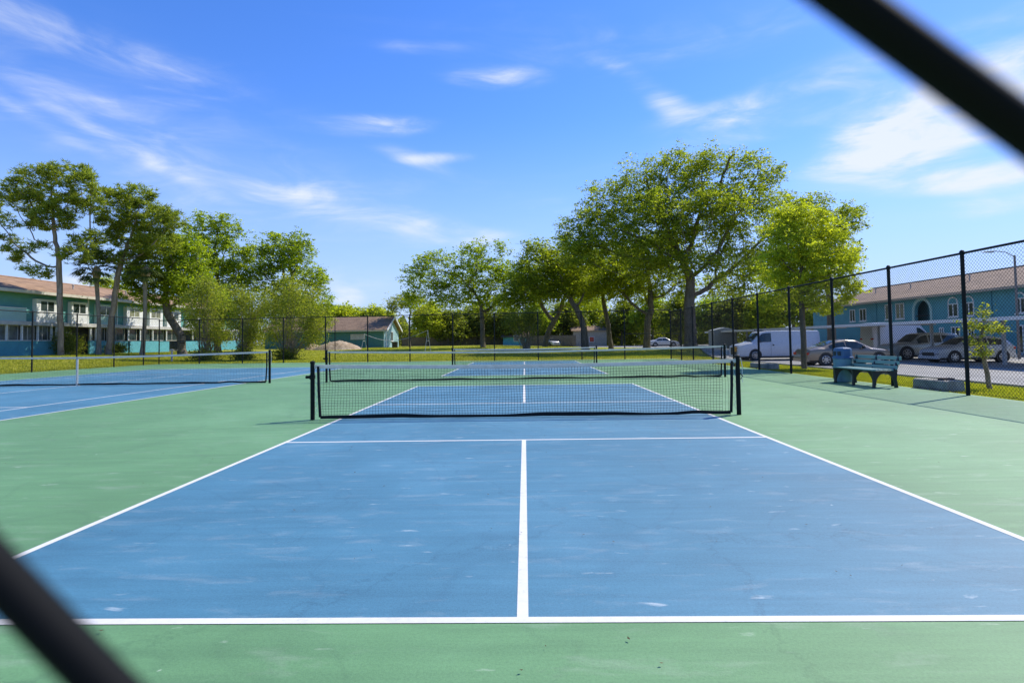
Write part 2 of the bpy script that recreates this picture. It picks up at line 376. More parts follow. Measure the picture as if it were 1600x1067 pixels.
# car park, drawn as a sheet over the ground
def road_left(y): return np.interp(y, [-30, 0, 14, 30, 41, 57, 80, 100, 130], [12.6, 12.6, 12.8, 13.4, 14.1, 17.4, 18.0, 10, 8])
ys = np.arange(-30, 131, 1.0); t = np.linspace(0, 1, 40)
X = road_left(ys)[:, None]*(1-t)+(37.0+np.clip(ys[:, None]-70, 0, 60)*.4)*t; Y = np.repeat(ys[:, None], 40, 1)
V = np.stack([X, Y, gz(X, Y)+.03], -1).reshape(-1, 3); a = (np.arange(len(ys)-1)[:, None]*40+np.arange(39)).ravel()
tag(np_mesh('car_park', V, np.stack([a, a+1, a+41, a+40], 1), M['asphalt'], smooth=True), kind='structure')
mb = MB()
for y in np.arange(-30, 78, 2.0):
    p = [(float(road_left(y+k)), y+k) for k in (0, 1.985)]
    n = len(mb.v)
    for (x, yy) in p:
        z = G(x, yy)
        for (dx, dz) in ((-.16, -.1), (.02, -.1), (.02, .10), (-.16, .12)): mb.v.append((x+dx, yy, z+dz))
    for j in range(4): mb.f.append((n+j, n+(j+1) % 4, n+4+(j+1) % 4, n+4+j))
    mb.f += [(n, n+1, n+2, n+3), (n+4, n+5, n+6, n+7)]
tag(mb.build('kerb', M['concrete']), kind='structure')
mb = MB()   # white bay lines under the carport
for y in np.arange(24.5, 56, 2.7):
    n = len(mb.v)
    for (x, yy) in ((23.2, y), (28.6, y), (28.6, y+.1), (23.2, y+.1)): mb.v.append((x, yy, G(x, yy)+.036))
    mb.f.append((n, n+1, n+2, n+3))
tag(mb.build('parking_lines', M['line']), kind='structure')
# pavement in front of the blue building
mb = MB(); mb.prism([(34.5, 20), (37.6, 20), (37.6, 74), (34.5, 74)], 'z', -.6, -.26); tag(mb.build('pavement', M['concrete']), kind='structure')

mb = MB()
rngs = np.random.default_rng(3)
yy = np.arange(0, 35, .25); xe = 9.24+.05*np.sin(yy*2.1)+.06*np.sin(yy*.7)+.10*rngs.random(len(yy)); n = len(yy)
mb.v = [(9.151, y, -.012) for y in yy]+[(float(x), y, float(gz(x, y))+.012) for x, y in zip(xe, yy)]; mb.f = [(i, i+n, i+n+1, i+1) for i in range(n-1)]
tag(mb.build('soil_strip', M['mulch']), kind='structure')

# ------------------------------------------------------------------ chain-link fences
def chain_segs(p0, p1, z0, z1, side, step=.9):
    p0 = np.array(p0, float); p1 = np.array(p1, float); L = np.linalg.norm(p1-p0); d = (p1-p0)/L; H = z1-z0; pit = side*math.sqrt(2)
    A = []; B = []
    for sgn in (1, -1):
        ks = np.arange(-H, L+H, pit)
        for k in ks:
            if sgn == 1: u0, u1 = max(0, k), min(L, k+H); f = lambda u: u-k
            else: u0, u1 = max(0, k-H), min(L, k); f = lambda u: k-u
            if u1-u0 < .02: continue
            us = np.linspace(u0, u1, max(2, int((u1-u0)/step)+2)); off = .002*sgn
            P = np.stack([p0[0]+d[0]*us-d[1]*off, p0[1]+d[1]*us+d[0]*off, z0+f(us)], 1)
            A.append(P[:-1]); B.append(P[1:])
    return np.concatenate(A), np.concatenate(B)
def post_part(root, x, y, h, r=.038, z0=-.12):
    mb = MB().tube([(x, y, z0), (x, y, h-.02), (x, y, h+.03)], r, 10)
    mb.lathe([(r*1.25, h-.03), (r*1.25, h+.03), (r*.8, h+.06), (.001, h+.075)], (x, y, 0), 'z', 10)
    return mb.build('post', M['black'], root, smooth=True)
def fence(label, p0, p1, posts, h, side=.058, wr=.0021, midspans=(), z0=.03):
    root = empty('chain_link_fence', (0, 0, 0), 0, label, 'fence')
    for (x, y) in posts: post_part(root, x, y, h)
    MB().tube([(p0[0], p0[1], h), (p1[0], p1[1], h)], .024, 8).build('top_rail', M['black'], root, smooth=True)
    MB().tube([(p0[0], p0[1], .055), (p1[0], p1[1], .055)], .004, 5).build('tension_wire', M['black'], root)
    for a, b in midspans: MB().tube([(a[0], a[1], h*.52), (b[0], b[1], h*.52)], .021, 8).build('brace_rail', M['black'], root, smooth=True)
    A, B = chain_segs(p0, p1, z0, h, side)
    V, F = segs_mesh(A, B, wr); np_mesh('chain_link_mesh', V, F, M['blackm'], root)
    return root
ry = [3.6, 6.3, 9.0, 11.73, 14.08, 16.67, 19.35, 21.95, 24.57, 27.25, 30.4, 32.7, 35.0]
fence('tall black chain-link fence along the car park and grass strip, behind the bench', (FENX, -.02), (FENX, 35.0), [(FENX, y) for y in ry], 2.90, .054, .0027,
      [((FENX, 32.7), (FENX, 35.0))])
fx = [at(x, 490, 36)[0] for x in (975, 908, 840, 772, 707, 640, 574, 508, 442, 378, 310)]
fp = [(x, far_fence_y(x)) for x in fx]
fp = [(x*far_fence_y(x)/36, far_fence_y(x*far_fence_y(x)/36)) for x in fx]
fence('long black chain-link fence across the far end of the courts, in front of the oaks', (FENX, 35.0), (FLX, far_fence_y(FLX)), fp+[(FLX, far_fence_y(FLX))], 3.02, .058, .0021,
      [((FENX, 35.0), fp[0]), (fp[-1], (FLX, far_fence_y(FLX)))])
ly = [4, 7, 10, 13, 16, 19, 22, 25.3, 28.5, 31.4, 34.3, 37.0]
fence('black chain-link fence on the left, in front of the teal apartment building', (FLX, -.02), (FLX, far_fence_y(FLX)), [(FLX, y) for y in ly], 3.10, .058, .0021,
      [((FLX, 34.3), (FLX, 37.0)), ((FLX, 37.0), (FLX, far_fence_y(FLX)))])
# the near fence the camera looks through: one diamond of its mesh frames the view
D0 = .035
def pl(x, y): p = at(x, y, D0); return np.array([p[0], p[2]])
T_, R2, B_, L_ = pl(349, -714), pl(2434, 816), pl(805, 1735), pl(-563, 315)
e1 = R2-T_; e2 = L_-T_
A = []; B = []
def nd(i, j):
    q = T_+i*e1+j*e2
    if (i, j) == (1, 1): q = B_
    return q
xr0, xr1, zr0, zr1 = -3.2, FENX-.02, .04, 2.9
Minv = np.linalg.inv(np.stack([e1, e2], 1))
cs = [Minv@(np.array(c)-T_) for c in ((xr0, zr0), (xr0, zr1), (xr1, zr0), (xr1, zr1))]
imin, imax = int(min(c[0] for c in cs))-1, int(max(c[0] for c in cs))+1
jmin, jmax = int(min(c[1] for c in cs))-1, int(max(c[1] for c in cs))+1
def clip(p, q):
    t0, t1 = 0., 1.; d = q-p
    for k, lo, hi in ((0, xr0, xr1), (1, zr0, zr1)):
        if abs(d[k]) < 1e-9:
            if p[k] < lo or p[k] > hi: return None
            continue
        a, b = (lo-p[k])/d[k], (hi-p[k])/d[k]
        if a > b: a, b = b, a
        t0, t1 = max(t0, a), min(t1, b)
    return None if t0 >= t1 else (p+d*t0, p+d*t1)
def add_run(p, q, off):
    c = clip(p, q)
    if c is None: return
    a, b = c; L = np.linalg.norm(b-a); n = max(1, int(L/.6)); ts = np.linspace(0, 1, n+1)
    for k in range(n):
        u, v = a+(b-a)*ts[k], a+(b-a)*ts[k+1]
        A.append((u[0], D0+off, u[1])); B.append((v[0], D0+off, v[1]))
for j in range(jmin, jmax+1):       # wires one way
    if j == 1:
        add_run(nd(imin, j), nd(0, j), 0); add_run(nd(0, j), nd(1, j), 0); add_run(nd(1, j), nd(2, j), 0); add_run(nd(2, j), nd(imax, j), 0)
    else: add_run(nd(imin, j), nd(imax, j), 0)
for i in range(imin, imax+1):       # wires the other way
    if i == 1:
        add_run(nd(i, jmin), nd(i, 0), .0022); add_run(nd(i, 0), nd(i, 1), .0022); add_run(nd(i, 1), nd(i, 2), .0022); add_run(nd(i, 2), nd(i, jmax), .0022)
    else: add_run(nd(i, jmin), nd(i, jmax), .0022)
root = empty('chain_link_fence', (0, 0, 0), 0, 'near chain-link fence the view looks through, two blurred black wires crossing the photo corners', 'fence')
V, F = segs_mesh(A, B, .00138, 8); np_mesh('chain_link_mesh', V, F, M['blackm'], root, smooth=True)
for x in (-3.2, 3.6, 6.3): post_part(root, x, D0+.05, 2.9)
MB().tube([(-3.2, D0+.05, 2.9), (FENX, D0+.05, 2.9)], .024, 8).build('top_rail', M['black'], root, smooth=True)

# ------------------------------------------------------------------ nets
def make_net(label, cx, y, half, hp, hend, hmid, cell, cord, strap=False, tape=.06):
    root = empty('court_net', (cx, y, 0), 0, label, 'net', 'nets across the courts')
    zt = lambda x: hmid+(hend-hmid)*(abs(x)/half)**1.5
    zb = lambda x: .030+.005*math.sin(x*1.9+cx)+.004*math.sin(x*5.3)+.018*math.exp(-((x-half*.80)/.25)**2)
    yo = lambda x, z: .012*math.sin(x*2.3+z*3)+.006*math.sin(x*9+z*5)
    inner = half-.13
    for s in (-1, 1):
        mb = MB().tube([(s*half, 0, -.05), (s*half, 0, hp)], .036, 12)
        mb.lathe([(.040, hp-.02), (.040, hp+.005), (.02, hp+.018), (.001, hp+.02)], (s*half, 0, 0), 'z', 12)
        p = mb.build('post', M['postgreen'], root, smooth=True)
        if s < 0:
            MB().box(s*half-.035, s*half+.035, -.06, .05, hp*.70, hp*.78).box(s*half-.105, s*half-.02, -.05, -.01, hp*.715, hp*.765).build('winch', M['postgreen'], p, bevel=.012)
        else:
            MB().tube([(s*half+.045, -.01, hp-.03), (s*half+.07, -.01, hp*.82), (s*half+.055, -.02, hp*.60), (s*half+.07, -.02, hp*.55)], .006, 5).build('net_rope', M['rope'], p)
            MB().tube([(s*half+.03, -.02, hp*.70), (s*half+.06, -.05, hp*.66), (s*half+.03, -.03, hp*.61)], .009, 5).build('cleat', M['postgreen'], p)
        # dowel sleeve at the net's end and the lacing beside the post
        MB().tube([(s*(inner+.035), 0, zt(inner)-.03), (s*(inner+.03), .01, hp*.5), (s*(inner+.005), 0, .04)], .024, 8).build('end_sleeve', M['netcord'], root, smooth=True)
        lz = [(s*(half-.04-(.04 if k % 2 else 0)), .0, .1+k*(hp-.2)/14) for k in range(15)]
        MB().tube(lz, .004, 4).build('lacing_cord', M['rope'], root)
    xs = np.linspace(-inner, inner, max(2, int(2*inner/.12)))
    # top tape, folded over the cable
    mb = MB(); n = len(mb.v)
    for x in np.concatenate([[-half], xs, [half]]):
        z = zt(float(x)); yy = yo(float(x), z)*.3
        for (dy, dz) in ((-.009, -tape), (-.011, 0), (.011, 0), (.009, -tape)): mb.v.append((x, yy+dy, z+dz))
    m = len(xs)+2
    for i in range(m-1):
        for j in range(4): a = n+i*4+j; b = n+i*4+(j+1) % 4; mb.f.append((a, b, b+4, a+4))
    # only the cable reaches the posts: pull the outer ring in
    mb.build('top_tape', M['tape'], root)
    # bottom tape
    mb = MB()
    for x in xs:
        x = float(x); z = zb(x); hgt = .036+.008*math.sin(x*2.1)
        for (dy, dz) in ((-.006, -.02), (-.006, hgt), (.006, hgt), (.006, -.02)): mb.v.append((x, yo(x, z)+dy, max(.012, z+dz)))
    for i in range(len(xs)-1):
        for j in range(4): a = i*4+j; b = i*4+(j+1) % 4; mb.f.append((a, b, b+4, a+4))
    mb.build('bottom_tape', M['netcord'], root)
    A = []; B = []
    vx = np.arange(-inner, inner, cell)
    for x in vx:
        z0, z1 = zb(x)+.02, zt(x)-tape*.8; zz = np.linspace(z0, z1, 6)
        P = [(x+.007*math.sin(z*9+x*5), yo(x, z), z) for z in zz]; A += P[:-1]; B += P[1:]
    nr = int(hend/cell)
    for k in range(1, nr):
        f = k/nr; hx = np.arange(-inner, inner+.01, cell*3)
        P = [(x, yo(x, f), zb(x)+.01+(zt(x)-tape-zb(x)-.01)*f+.004*math.sin(x*11+k)) for x in hx]; A += P[:-1]; B += P[1:]
    V, F = segs_mesh(A, B, cord/2, 4); np_mesh('net_mesh', V, F, M['netcord'], root)
    if strap: MB().box(-.028, .028, -.016, .016, .0, zt(0)+.004).build('centre_strap', M['tape'], root)
    return root
make_net('nearest net, across the front pickleball court, white top tape and two dark posts', 0, N1, 3.47, .945, .90, .855, .0475, .0044)
make_net('wide net directly behind the nearest net, spanning the green between both pickleball courts', 0, TN, 6.37, 1.03, 1.00, .915, .050, .0036)
make_net('small farthest net, across the shaded blue pickleball court by the oaks', 0, N2, 3.47, .945, .90, .855, .050, .0040)
make_net('tennis net on the blue court at left, with a white centre strap', TLX, TN, 6.33, 1.06, 1.03, .93, .050, .0036, True)

# ------------------------------------------------------------------ bench, bin, concrete blocks
def bench():
    root = empty('park_bench', (8.32, 14.45, 0), 0, 'seafoam slatted bench on black arched legs against the right fence', 'bench')
    # local: x to the fence, y along
    for k, z in enumerate((.475, .585, .695)):
        MB().box(.46+.05*k, .49+.05*k, -.92, .92, z-.045, z+.045).build('back_slat', M['benchslat'], root, bevel=.008)
    for k, x in enumerate((-.02, .10, .22, .34)):
        MB().box(x-.05, x+.05, -.92, .92, .405, .435).build('seat_slat', M['benchslat'], root, bevel=.008)
    for y in (-.83, 0, .83):
        pts = []
        arc = [(.03+.23*math.cos(t)+.20, .02+.335*math.sin(t)) for t in np.linspace(math.pi, 0, 13)]
        outer = [(-.06, 0), (-.04, .20), (-.07, .395), (.42, .395), (.455, .45), (.565, .745), (.60, .735), (.52, .42), (.50, .20), (.53, 0)]
        poly = outer+[(arc[-1][0], 0)]+arc[::-1]+[(arc[0][0], 0)]
        mb = MB(); mb.prism(poly, 'y', y-.03, y+.03)
        import bmesh
        mb.build('leg_frame', M['benchleg'], root, bevel=.005)
    return root
bench()
def litter_bin():
    root = empty('litter_bin', (8.66, 15.55, 0), 0, 'pale blue round litter bin with darker blue eight-sided lid behind the bench', 'bin')
    r = .235
    MB().lathe([(.001, .01), (r*.88, .01), (r*.90, .05), (r*.97, .35), (r, .62), (r*.99, .66), (r*.6, .66)], (0, 0, 0), 'z', 28).build('bin_body', M['binbody'], root, smooth=True)
    MB().lathe([(r*1.07, .655), (r*1.09, .67), (r*1.09, .71), (r*1.02, .725), (r*.8, .725)], (0, 0, 0), 'z', 8).build('lid_rim', M['binblue'], root)
    lid = MB().lathe([(r*.98, .725), (r*.96, .90), (r*.90, .955), (r*.45, .985), (.001, .99)], (0, 0, 0), 'z', 8).build('lid', M['binblue'], root, bevel=.008)
    MB().box(-r*.94, -r*.86, -.10, .10, .76, .87).build('flap', M['plastic'], lid)
    root.rotation_euler[2] = R_(22); root.scale = (1, 1, .95)
    return root
litter_bin()
def block(x, y, L, rz, label, h=.27):
    mb = MB(); mb.prism([(-.22, 0), (.20, 0), (.18, h*.9), (.10, h), (-.14, h), (-.20, h*.92)], 'y', -L/2, L/2)
    o = mb.build('concrete_block', M['concrete'], bevel=.015); o.location = (x, y, G(x, y)-.01); o.rotation_euler[2] = rz
    return tag(o, label, 'concrete block', 'concrete blocks outside the right fence')
block(9.42, 13.1, 1.05, R_(1.5), 'low stained concrete block on the grass just right of the bench')
block(9.62, 22.9, 1.7, R_(2), 'low pale concrete block on the grass in front of the white van', .25)
o = MB().box(-.13, .13, -.09, .09, 0, .05).build('brick', mat_plain('dark_brick', (.11, .07, .055), .9), bevel=.01)
o.location = (9.42, 12.85, G(9.42, 12.85)+.255); tag(o, 'small dark brick lying on top of the stained concrete block', 'brick')

# ------------------------------------------------------------------ vehicles
def car(label, loc, rz, L, W, prof, paint, cat, wheels, wr=.33, windows=(), windscreen=None, rear=None, lights='front', zb=.24, name='parked_car', group=None):
    """prof: (t, shoulder z, top z, top width factor), t from rear 0 to front 1; local +x is forward"""
    root = empty(name, loc, rz, label, cat, group)
    P = np.array(prof); hw = W/2
    def I(t): return [float(np.interp(t, P[:, 0], P[:, k])) for k in (1, 2, 3)]
    ts = sorted(set(list(P[:, 0])+list(np.linspace(0, 1, 25))))
    mb = MB(); rings = []
    for t in ts:
        sh, tp, wt = I(t); x = (t-.5)*L; e = 1-.10*max(0, abs(t-.5)*2-.82)/.18
        pts = [(.80, zb), (.95, zb+.06), (1.0, zb+.30), (1.0, sh-.12), (.965, sh), (wt, max(tp-.05, sh+.002)), (wt*.9, max(tp-.012, sh+.004)), (0, tp+.0+.005)]
        ring = [(x, hw*e*a, z) for a, z in pts]+[(x, -hw*e*a, z) for a, z in pts[-2::-1]]
        n = len(mb.v); mb.v += ring; rings.append(n); k = len(ring)
    for a, b in zip(rings[:-1], rings[1:]):
        for j in range(k): mb.f.append((a+j, a+(j+1) % k, b+(j+1) % k, b+j))
    mb.f.append(tuple(rings[0]+j for j in range(k))); mb.f.append(tuple(rings[-1]+j for j in range(k)))
    mb.build('body', paint, root, smooth=True)
    def sidept(t, f, off=.012):
        sh, tp, wt = I(t); top = max(tp-.05, sh+.002); z = sh+(top-sh)*f
        return (t-.5)*L, hw*(.965+(wt-.965)*f)+off, z
    for (t0, t1, f0, f1, sl) in windows:     # side glass
        for s in (-1, 1):
            mb = MB(); N = 8
            for i in range(N+1):
                t = t0+(t1-t0)*i/N; x, y, z = sidept(t, f0); x2, y2, z2 = sidept(t, f1); mb.v += [(x, s*y, z), (x2, s*y2, z2)]
            for i in range(N): mb.f.append((2*i, 2*i+2, 2*i+3, 2*i+1))
            mb.build('side_window', M['carglass'], root)
    for tag_, rng in (('windscreen', windscreen), ('rear_window', rear)):
        if rng is None: continue
        t0, t1 = rng; mb = MB(); N = 6
        for i in range(N+1):
            t = t0+(t1-t0)*i/N; sh, tp, wt = I(t)
            for a in (-.86, 0, .86): mb.v.append(((t-.5)*L+(.014 if tag_ == 'windscreen' else -.014), a*wt*hw, tp+(.014 if a == 0 else -.002)+.006))
        for i in range(N):
            for j in range(2): a = i*3+j; mb.f.append((a, a+1, a+4, a+3))
        mb.build(tag_, M['carglass'], root)
    for t in wheels:
        for s in (-1, 1):
            cx_ = (t-.5)*L
            MB().lathe([(wr*1.16, s*(hw+.004)), (wr*1.16, s*(hw-.25))], (cx_, 0, wr+.02), 'y', 24).build('wheel_arch', M['plastic'], root)
            mbx = MB().lathe([(.001, s*(hw+.0035)), (wr*1.16, s*(hw+.0035))], (cx_, 0, wr+.02), 'y', 24); mbx.build('arch_shade', M['plastic'], root)
            wh = MB().lathe([(wr*.66, s*(hw+.006)), (wr*.72, s*(hw+.02)), (wr*.92, s*(hw+.018)), (wr, s*(hw-.03)), (wr, s*(hw-.19))], (cx_, 0, wr), 'y', 28).build('wheel', M['tyre'], root, smooth=True)
            mr = MB().lathe([(wr*.70, s*(hw+.013)), (wr*.62, s*(hw+.022)), (wr*.60, s*(hw+.008))], (cx_, 0, wr), 'y', 28)
            for q in range(7):
                a = 2*math.pi*q/7; c, sn = math.cos(a), math.sin(a); y = s*(hw+.016)
                mr.quad((cx_+wr*.1*-sn+wr*.05*c, y, wr+wr*.1*c+wr*.05*sn), (cx_+wr*.62*c-wr*.07*sn, y, wr+wr*.62*sn+wr*.07*c), (cx_+wr*.62*c+wr*.07*sn, y, wr+wr*.62*sn-wr*.07*c), (cx_+wr*.1*sn+wr*.05*c, y, wr-wr*.1*c+wr*.05*sn))
            mr.lathe([(.001, s*(hw+.02)), (wr*.16, s*(hw+.018))], (cx_, 0, wr), 'y', 12)
            mr.build('rim', M['rim'], wh, fixn=False)
    # lamps, bumpers, plate
    shf, tpf, _ = I(.985); shr, tpr, _ = I(.015)
    for s in (-1, 1):
        MB().box(L/2-.10, L/2+.012, s*hw*.62-.17, s*hw*.62+.17, shf-.20, shf-.06).build('headlight', M['lens'], root, bevel=.02)
        MB().box(-L/2-.012, -L/2+.16, s*hw*.74-.16, s*hw*.74+.20*hw, shr-.16, shr-.02).build('tail_light', M['redlamp'], root, bevel=.02)
        x, y, z = sidept(.66 if windscreen is None else windscreen[0]+.02, .12)
        MB().box(x-.02, x+.08, s*(y+.01) if s > 0 else -(y+.19), s*(y+.19) if s > 0 else -(y+.01), z-.02, z+.13).build('wing_mirror', M['plastic'], root, bevel=.02)
    MB().box(L/2-.04, L/2+.02, -hw*.55, hw*.55, zb+.16, shf-.10).build('grille', M['plastic'], root, bevel=.01)
    MB().box(L/2-.1, L/2+.05, -hw*.92, hw*.92, zb-.02, zb+.16).build('front_bumper', M['galv'] if W > 1.95 else paint, root, bevel=.03)
    MB().box(-L/2-.05, -L/2+.1, -hw*.92, hw*.92, zb-.02, zb+.20).build('rear_bumper', M['plastic'] if W > 1.95 else paint, root, bevel=.03)
    MB().box(-L*.42, L*.42, -hw*.9, hw*.9, zb-.07, zb+.02).build('underside', M['plastic'], root)
    return root
SED = [(0, .66, .70, .80), (.03, .86, .93, .84), (.12, .93, 1.02, .84), (.19, .94, 1.07, .80), (.34, .94, 1.38, .70), (.46, .93, 1.45, .70), (.58, .92, 1.40, .70), (.74, .90, .99, .80), (.90, .80, .87, .84), (.975, .70, .74, .80), (1, .55, .57, .78)]
VAN = [(0, 1.22, 1.98, .86), (.02, 1.22, 2.06, .88), (.40, 1.22, 2.09, .88), (.66, 1.22, 2.07, .86), (.71, 1.22, 2.00, .84), (.83, 1.20, 1.30, .86), (.90, 1.14, 1.20, .88), (.985, 1.02, 1.07, .86), (1, .92, .94, .84)]
HVAN = [(0, 1.3, 2.45, .86), (.02, 1.3, 2.55, .88), (.60, 1.3, 2.58, .88), (.72, 1.28, 2.42, .84), (.86, 1.24, 1.42, .86), (.97, 1.02, 1.10, .86), (1, .88, .90, .84)]
SUV = [(0, 1.0, 1.15, .80), (.02, 1.08, 1.35, .80), (.08, 1.10, 1.70, .76), (.30, 1.10, 1.78, .76), (.52, 1.08, 1.76, .75), (.58, 1.08, 1.68, .74), (.71, 1.06, 1.16, .84), (.90, .98, 1.06, .86), (.98, .86, .92, .84), (1, .70, .74, .8)]
HATCH = [(0, .85, .95, .8), (.03, .98, 1.18, .78), (.12, 1.0, 1.42, .72), (.30, .98, 1.54, .72), (.50, .96, 1.52, .72), (.58, .95, 1.42, .72), (.74, .93, 1.02, .82), (.92, .82, .90, .84), (.98, .74, .78, .8), (1, .60, .62, .78)]
def place(px, py, Y):
    p = at(px, py, Y); return p[0]
# white panel van facing left
vx = place(1152, 540, 40.2)
car('white panel van facing left, orange front plate, beyond the right fence', (vx+2.85, 40.9, G(vx+2, 41)+.03), math.pi, 5.7, 2.0, VAN, M['vanwhite'], 'van', (.17, .80), .37,
    windows=[(.60, .745, .08, .86, 0)], windscreen=(.725, .825), name='panel_van')
bpy.data.objects['panel_van'].children[0]
vr = bpy.data.objects['panel_van']
MB().box(2.86, 2.90, .10, .62, .62, .98).build('front_plate', M['amber'], vr, bevel=.01)
for s in (-1, 1):
    MB().box(.62, .632, s*1.008-.004, s*1.008+.004, .35, 1.2).build('door_seam', M['plastic'], vr)
    MB().box(.40, .52, s*1.012-.012, s*1.012+.012, 1.02, 1.12).build('door_handle', M['plastic'], vr, bevel=.01)
MB().box(-2.5, 1.0, -.6, .6, 2.10, 2.13).box(-1.9, -1.84, -.75, .75, 2.10, 2.17).build('roof_rack', M['greypost'], vr)
sx = place(1262, 560, 32.0)
car('bronze sedan facing right with red tail lights, behind the litter bin', (sx+2.42, 32.8, G(sx+2, 32.8)+.03), 0, 4.85, 1.84, SED, M['tanpaint'], 'car', (.20, .80), .34,
    windows=[(.25, .43, .06, .84, 0), (.445, .66, .06, .86, 0)], windscreen=(.595, .735), rear=(.20, .335))
bx = place(1353, 530, 47.5)
car('tall white cargo van under the carport, seen from behind', (bx+2.7, 47.5, G(bx+2, 47)+.03), 0, 5.3, 2.0, HVAN, M['vanwhite'], 'van', (.20, .82), .36,
    windows=[(.66, .80, .1, .7, 0)], windscreen=(.735, .855), name='cargo_van')
ux = place(1393, 545, 38.0)
car('pale grey off-road vehicle with dark wheel arches parked under the carport', (ux+2.4, 38.9, G(ux+2, 39)+.03), math.pi, 4.8, 1.95, SUV, M['silver'], 'off-roader', (.19, .80), .42,
    windows=[(.12, .30, .06, .8, 0), (.32, .48, .06, .82, 0), (.50, .64, .06, .84, 0)], windscreen=(.585, .705), rear=(.025, .075), name='parked_off_roader')
hx = place(1450, 545, 34.0)
car('white hatchback facing left under the carport, right of the off-roader', (hx+2.2, 34.0, G(hx+2, 34)+.03), math.pi, 4.4, 1.8, HATCH, M['carwhite'], 'car', (.18, .80), .33,
    windows=[(.15, .34, .06, .8, 0), (.36, .50, .06, .84, 0), (.515, .67, .06, .84, 0)], windscreen=(.59, .73), rear=(.04, .115))
fx_ = place(1036, 541, 90)
car('white sedan far away beside the big oak trunk', (fx_, 90, G(fx_, 90)+.03), 0, 4.7, 1.84, SED, M['carwhite'], 'car', (.20, .80), .33,
    windows=[(.25, .43, .06, .84, 0), (.445, .66, .06, .86, 0)], windscreen=(.595, .735), rear=(.20, .335))
tx_ = place(859, 534, 105)
car('tiny white car in the far shade under the leaning oak limbs', (tx_, 105, G(tx_, 105)+.03), R_(-60), 4.5, 1.84, HATCH, M['carwhite'], 'car', (.20, .80), .34,
    windows=[(.25, .50, .06, .84, 0), (.515, .66, .06, .86, 0)], windscreen=(.59, .73), rear=(.04, .115))

# ------------------------------------------------------------------ carports
def carport(y0, y1, posts, label):
    root = empty('carport', (26.2, (y0+y1)/2, 0), 0, label, 'carport', 'carports over the parking bays'); ym = (y0+y1)/2
    mb = MB(); mb.prism([(-3.0, 1.99), (3.0, 2.20), (3.0, 2.24), (-3.0, 2.03)], 'y', y0-ym, y1-ym); mb.build('roof', M['galv'], root)
    mb = MB().box(-3.06, -3.003, y0-ym, y1-ym, 1.88, 2.06).box(3.003, 3.06, y0-ym, y1-ym, 2.08, 2.26); mb.build('fascia', M['white'], root)
    mb = MB()
    for y in posts:
        MB().box(-1.27, -1.13, y-ym-.07, y-ym+.07, -.45, 1.93).build('post', M['greypost'], root, bevel=.008)
        MB().box(-2.8, 2.8, y-ym-.05, y-ym+.05, 1.93, 2.02).build('beam', M['greypost'], root)
    return root
carport(24, 55.5, (30, 35.2, 40.4, 46, 51.5), 'long low flat carport roof in front of the blue building')
carport(57.5, 73, (58.5, 64, 70), 'farther carport roof continuing behind the white panel van')
o = MB().box(-1.3, 1.3, -1.0, 1.0, 0, 2.15).prism([(-1.4, 2.15), (1.4, 2.15), (0, 2.5)], 'y', -1.08, 1.08).build('storage_shed', M['siding'])
o.location = (at(1129, 540, 68)[0], 68, G(24, 68)); tag(o, 'pale siding storage shed left of the white panel van', 'shed')

# ------------------------------------------------------------------ buildings
def winbox(root, face, X, y0, y1, z0, z1, frame=M['white'], glass=M['glass'], panes=2, sill=True, ft=.07, proud=.05, name='window'):
    """window on a wall whose outside faces +x (face=1) or -x (face=-1); X is the wall plane"""
    a, b = sorted((X-face*.01, X+face*proud)); mb = MB()
    mb.box(a, b, y0, y1, z0, z0+ft); mb.box(a, b, y0, y1, z1-ft, z1)
    mb.box(a, b, y0, y0+ft, z0+ft, z1-ft); mb.box(a, b, y1-ft, y1, z0+ft, z1-ft)
    for k in range(1, panes):
        yc = y0+(y1-y0)*k/panes; mb.box(a, b, yc-ft/2, yc+ft/2, z0+ft, z1-ft)
    f = mb.build(name, frame, root)
    c, d = sorted((X+face*.005, X+face*.02)); gl = MB().box(c, d, y0+ft, y1-ft, z0+ft, z1-ft).build('pane', glass, f)
    if sill:
        e, g_ = sorted((X, X+face*(proud+.07))); MB().box(e, g_, y0-.06, y1+.06, z0-.09, z0-.003).build('sill', frame, f)
    return f
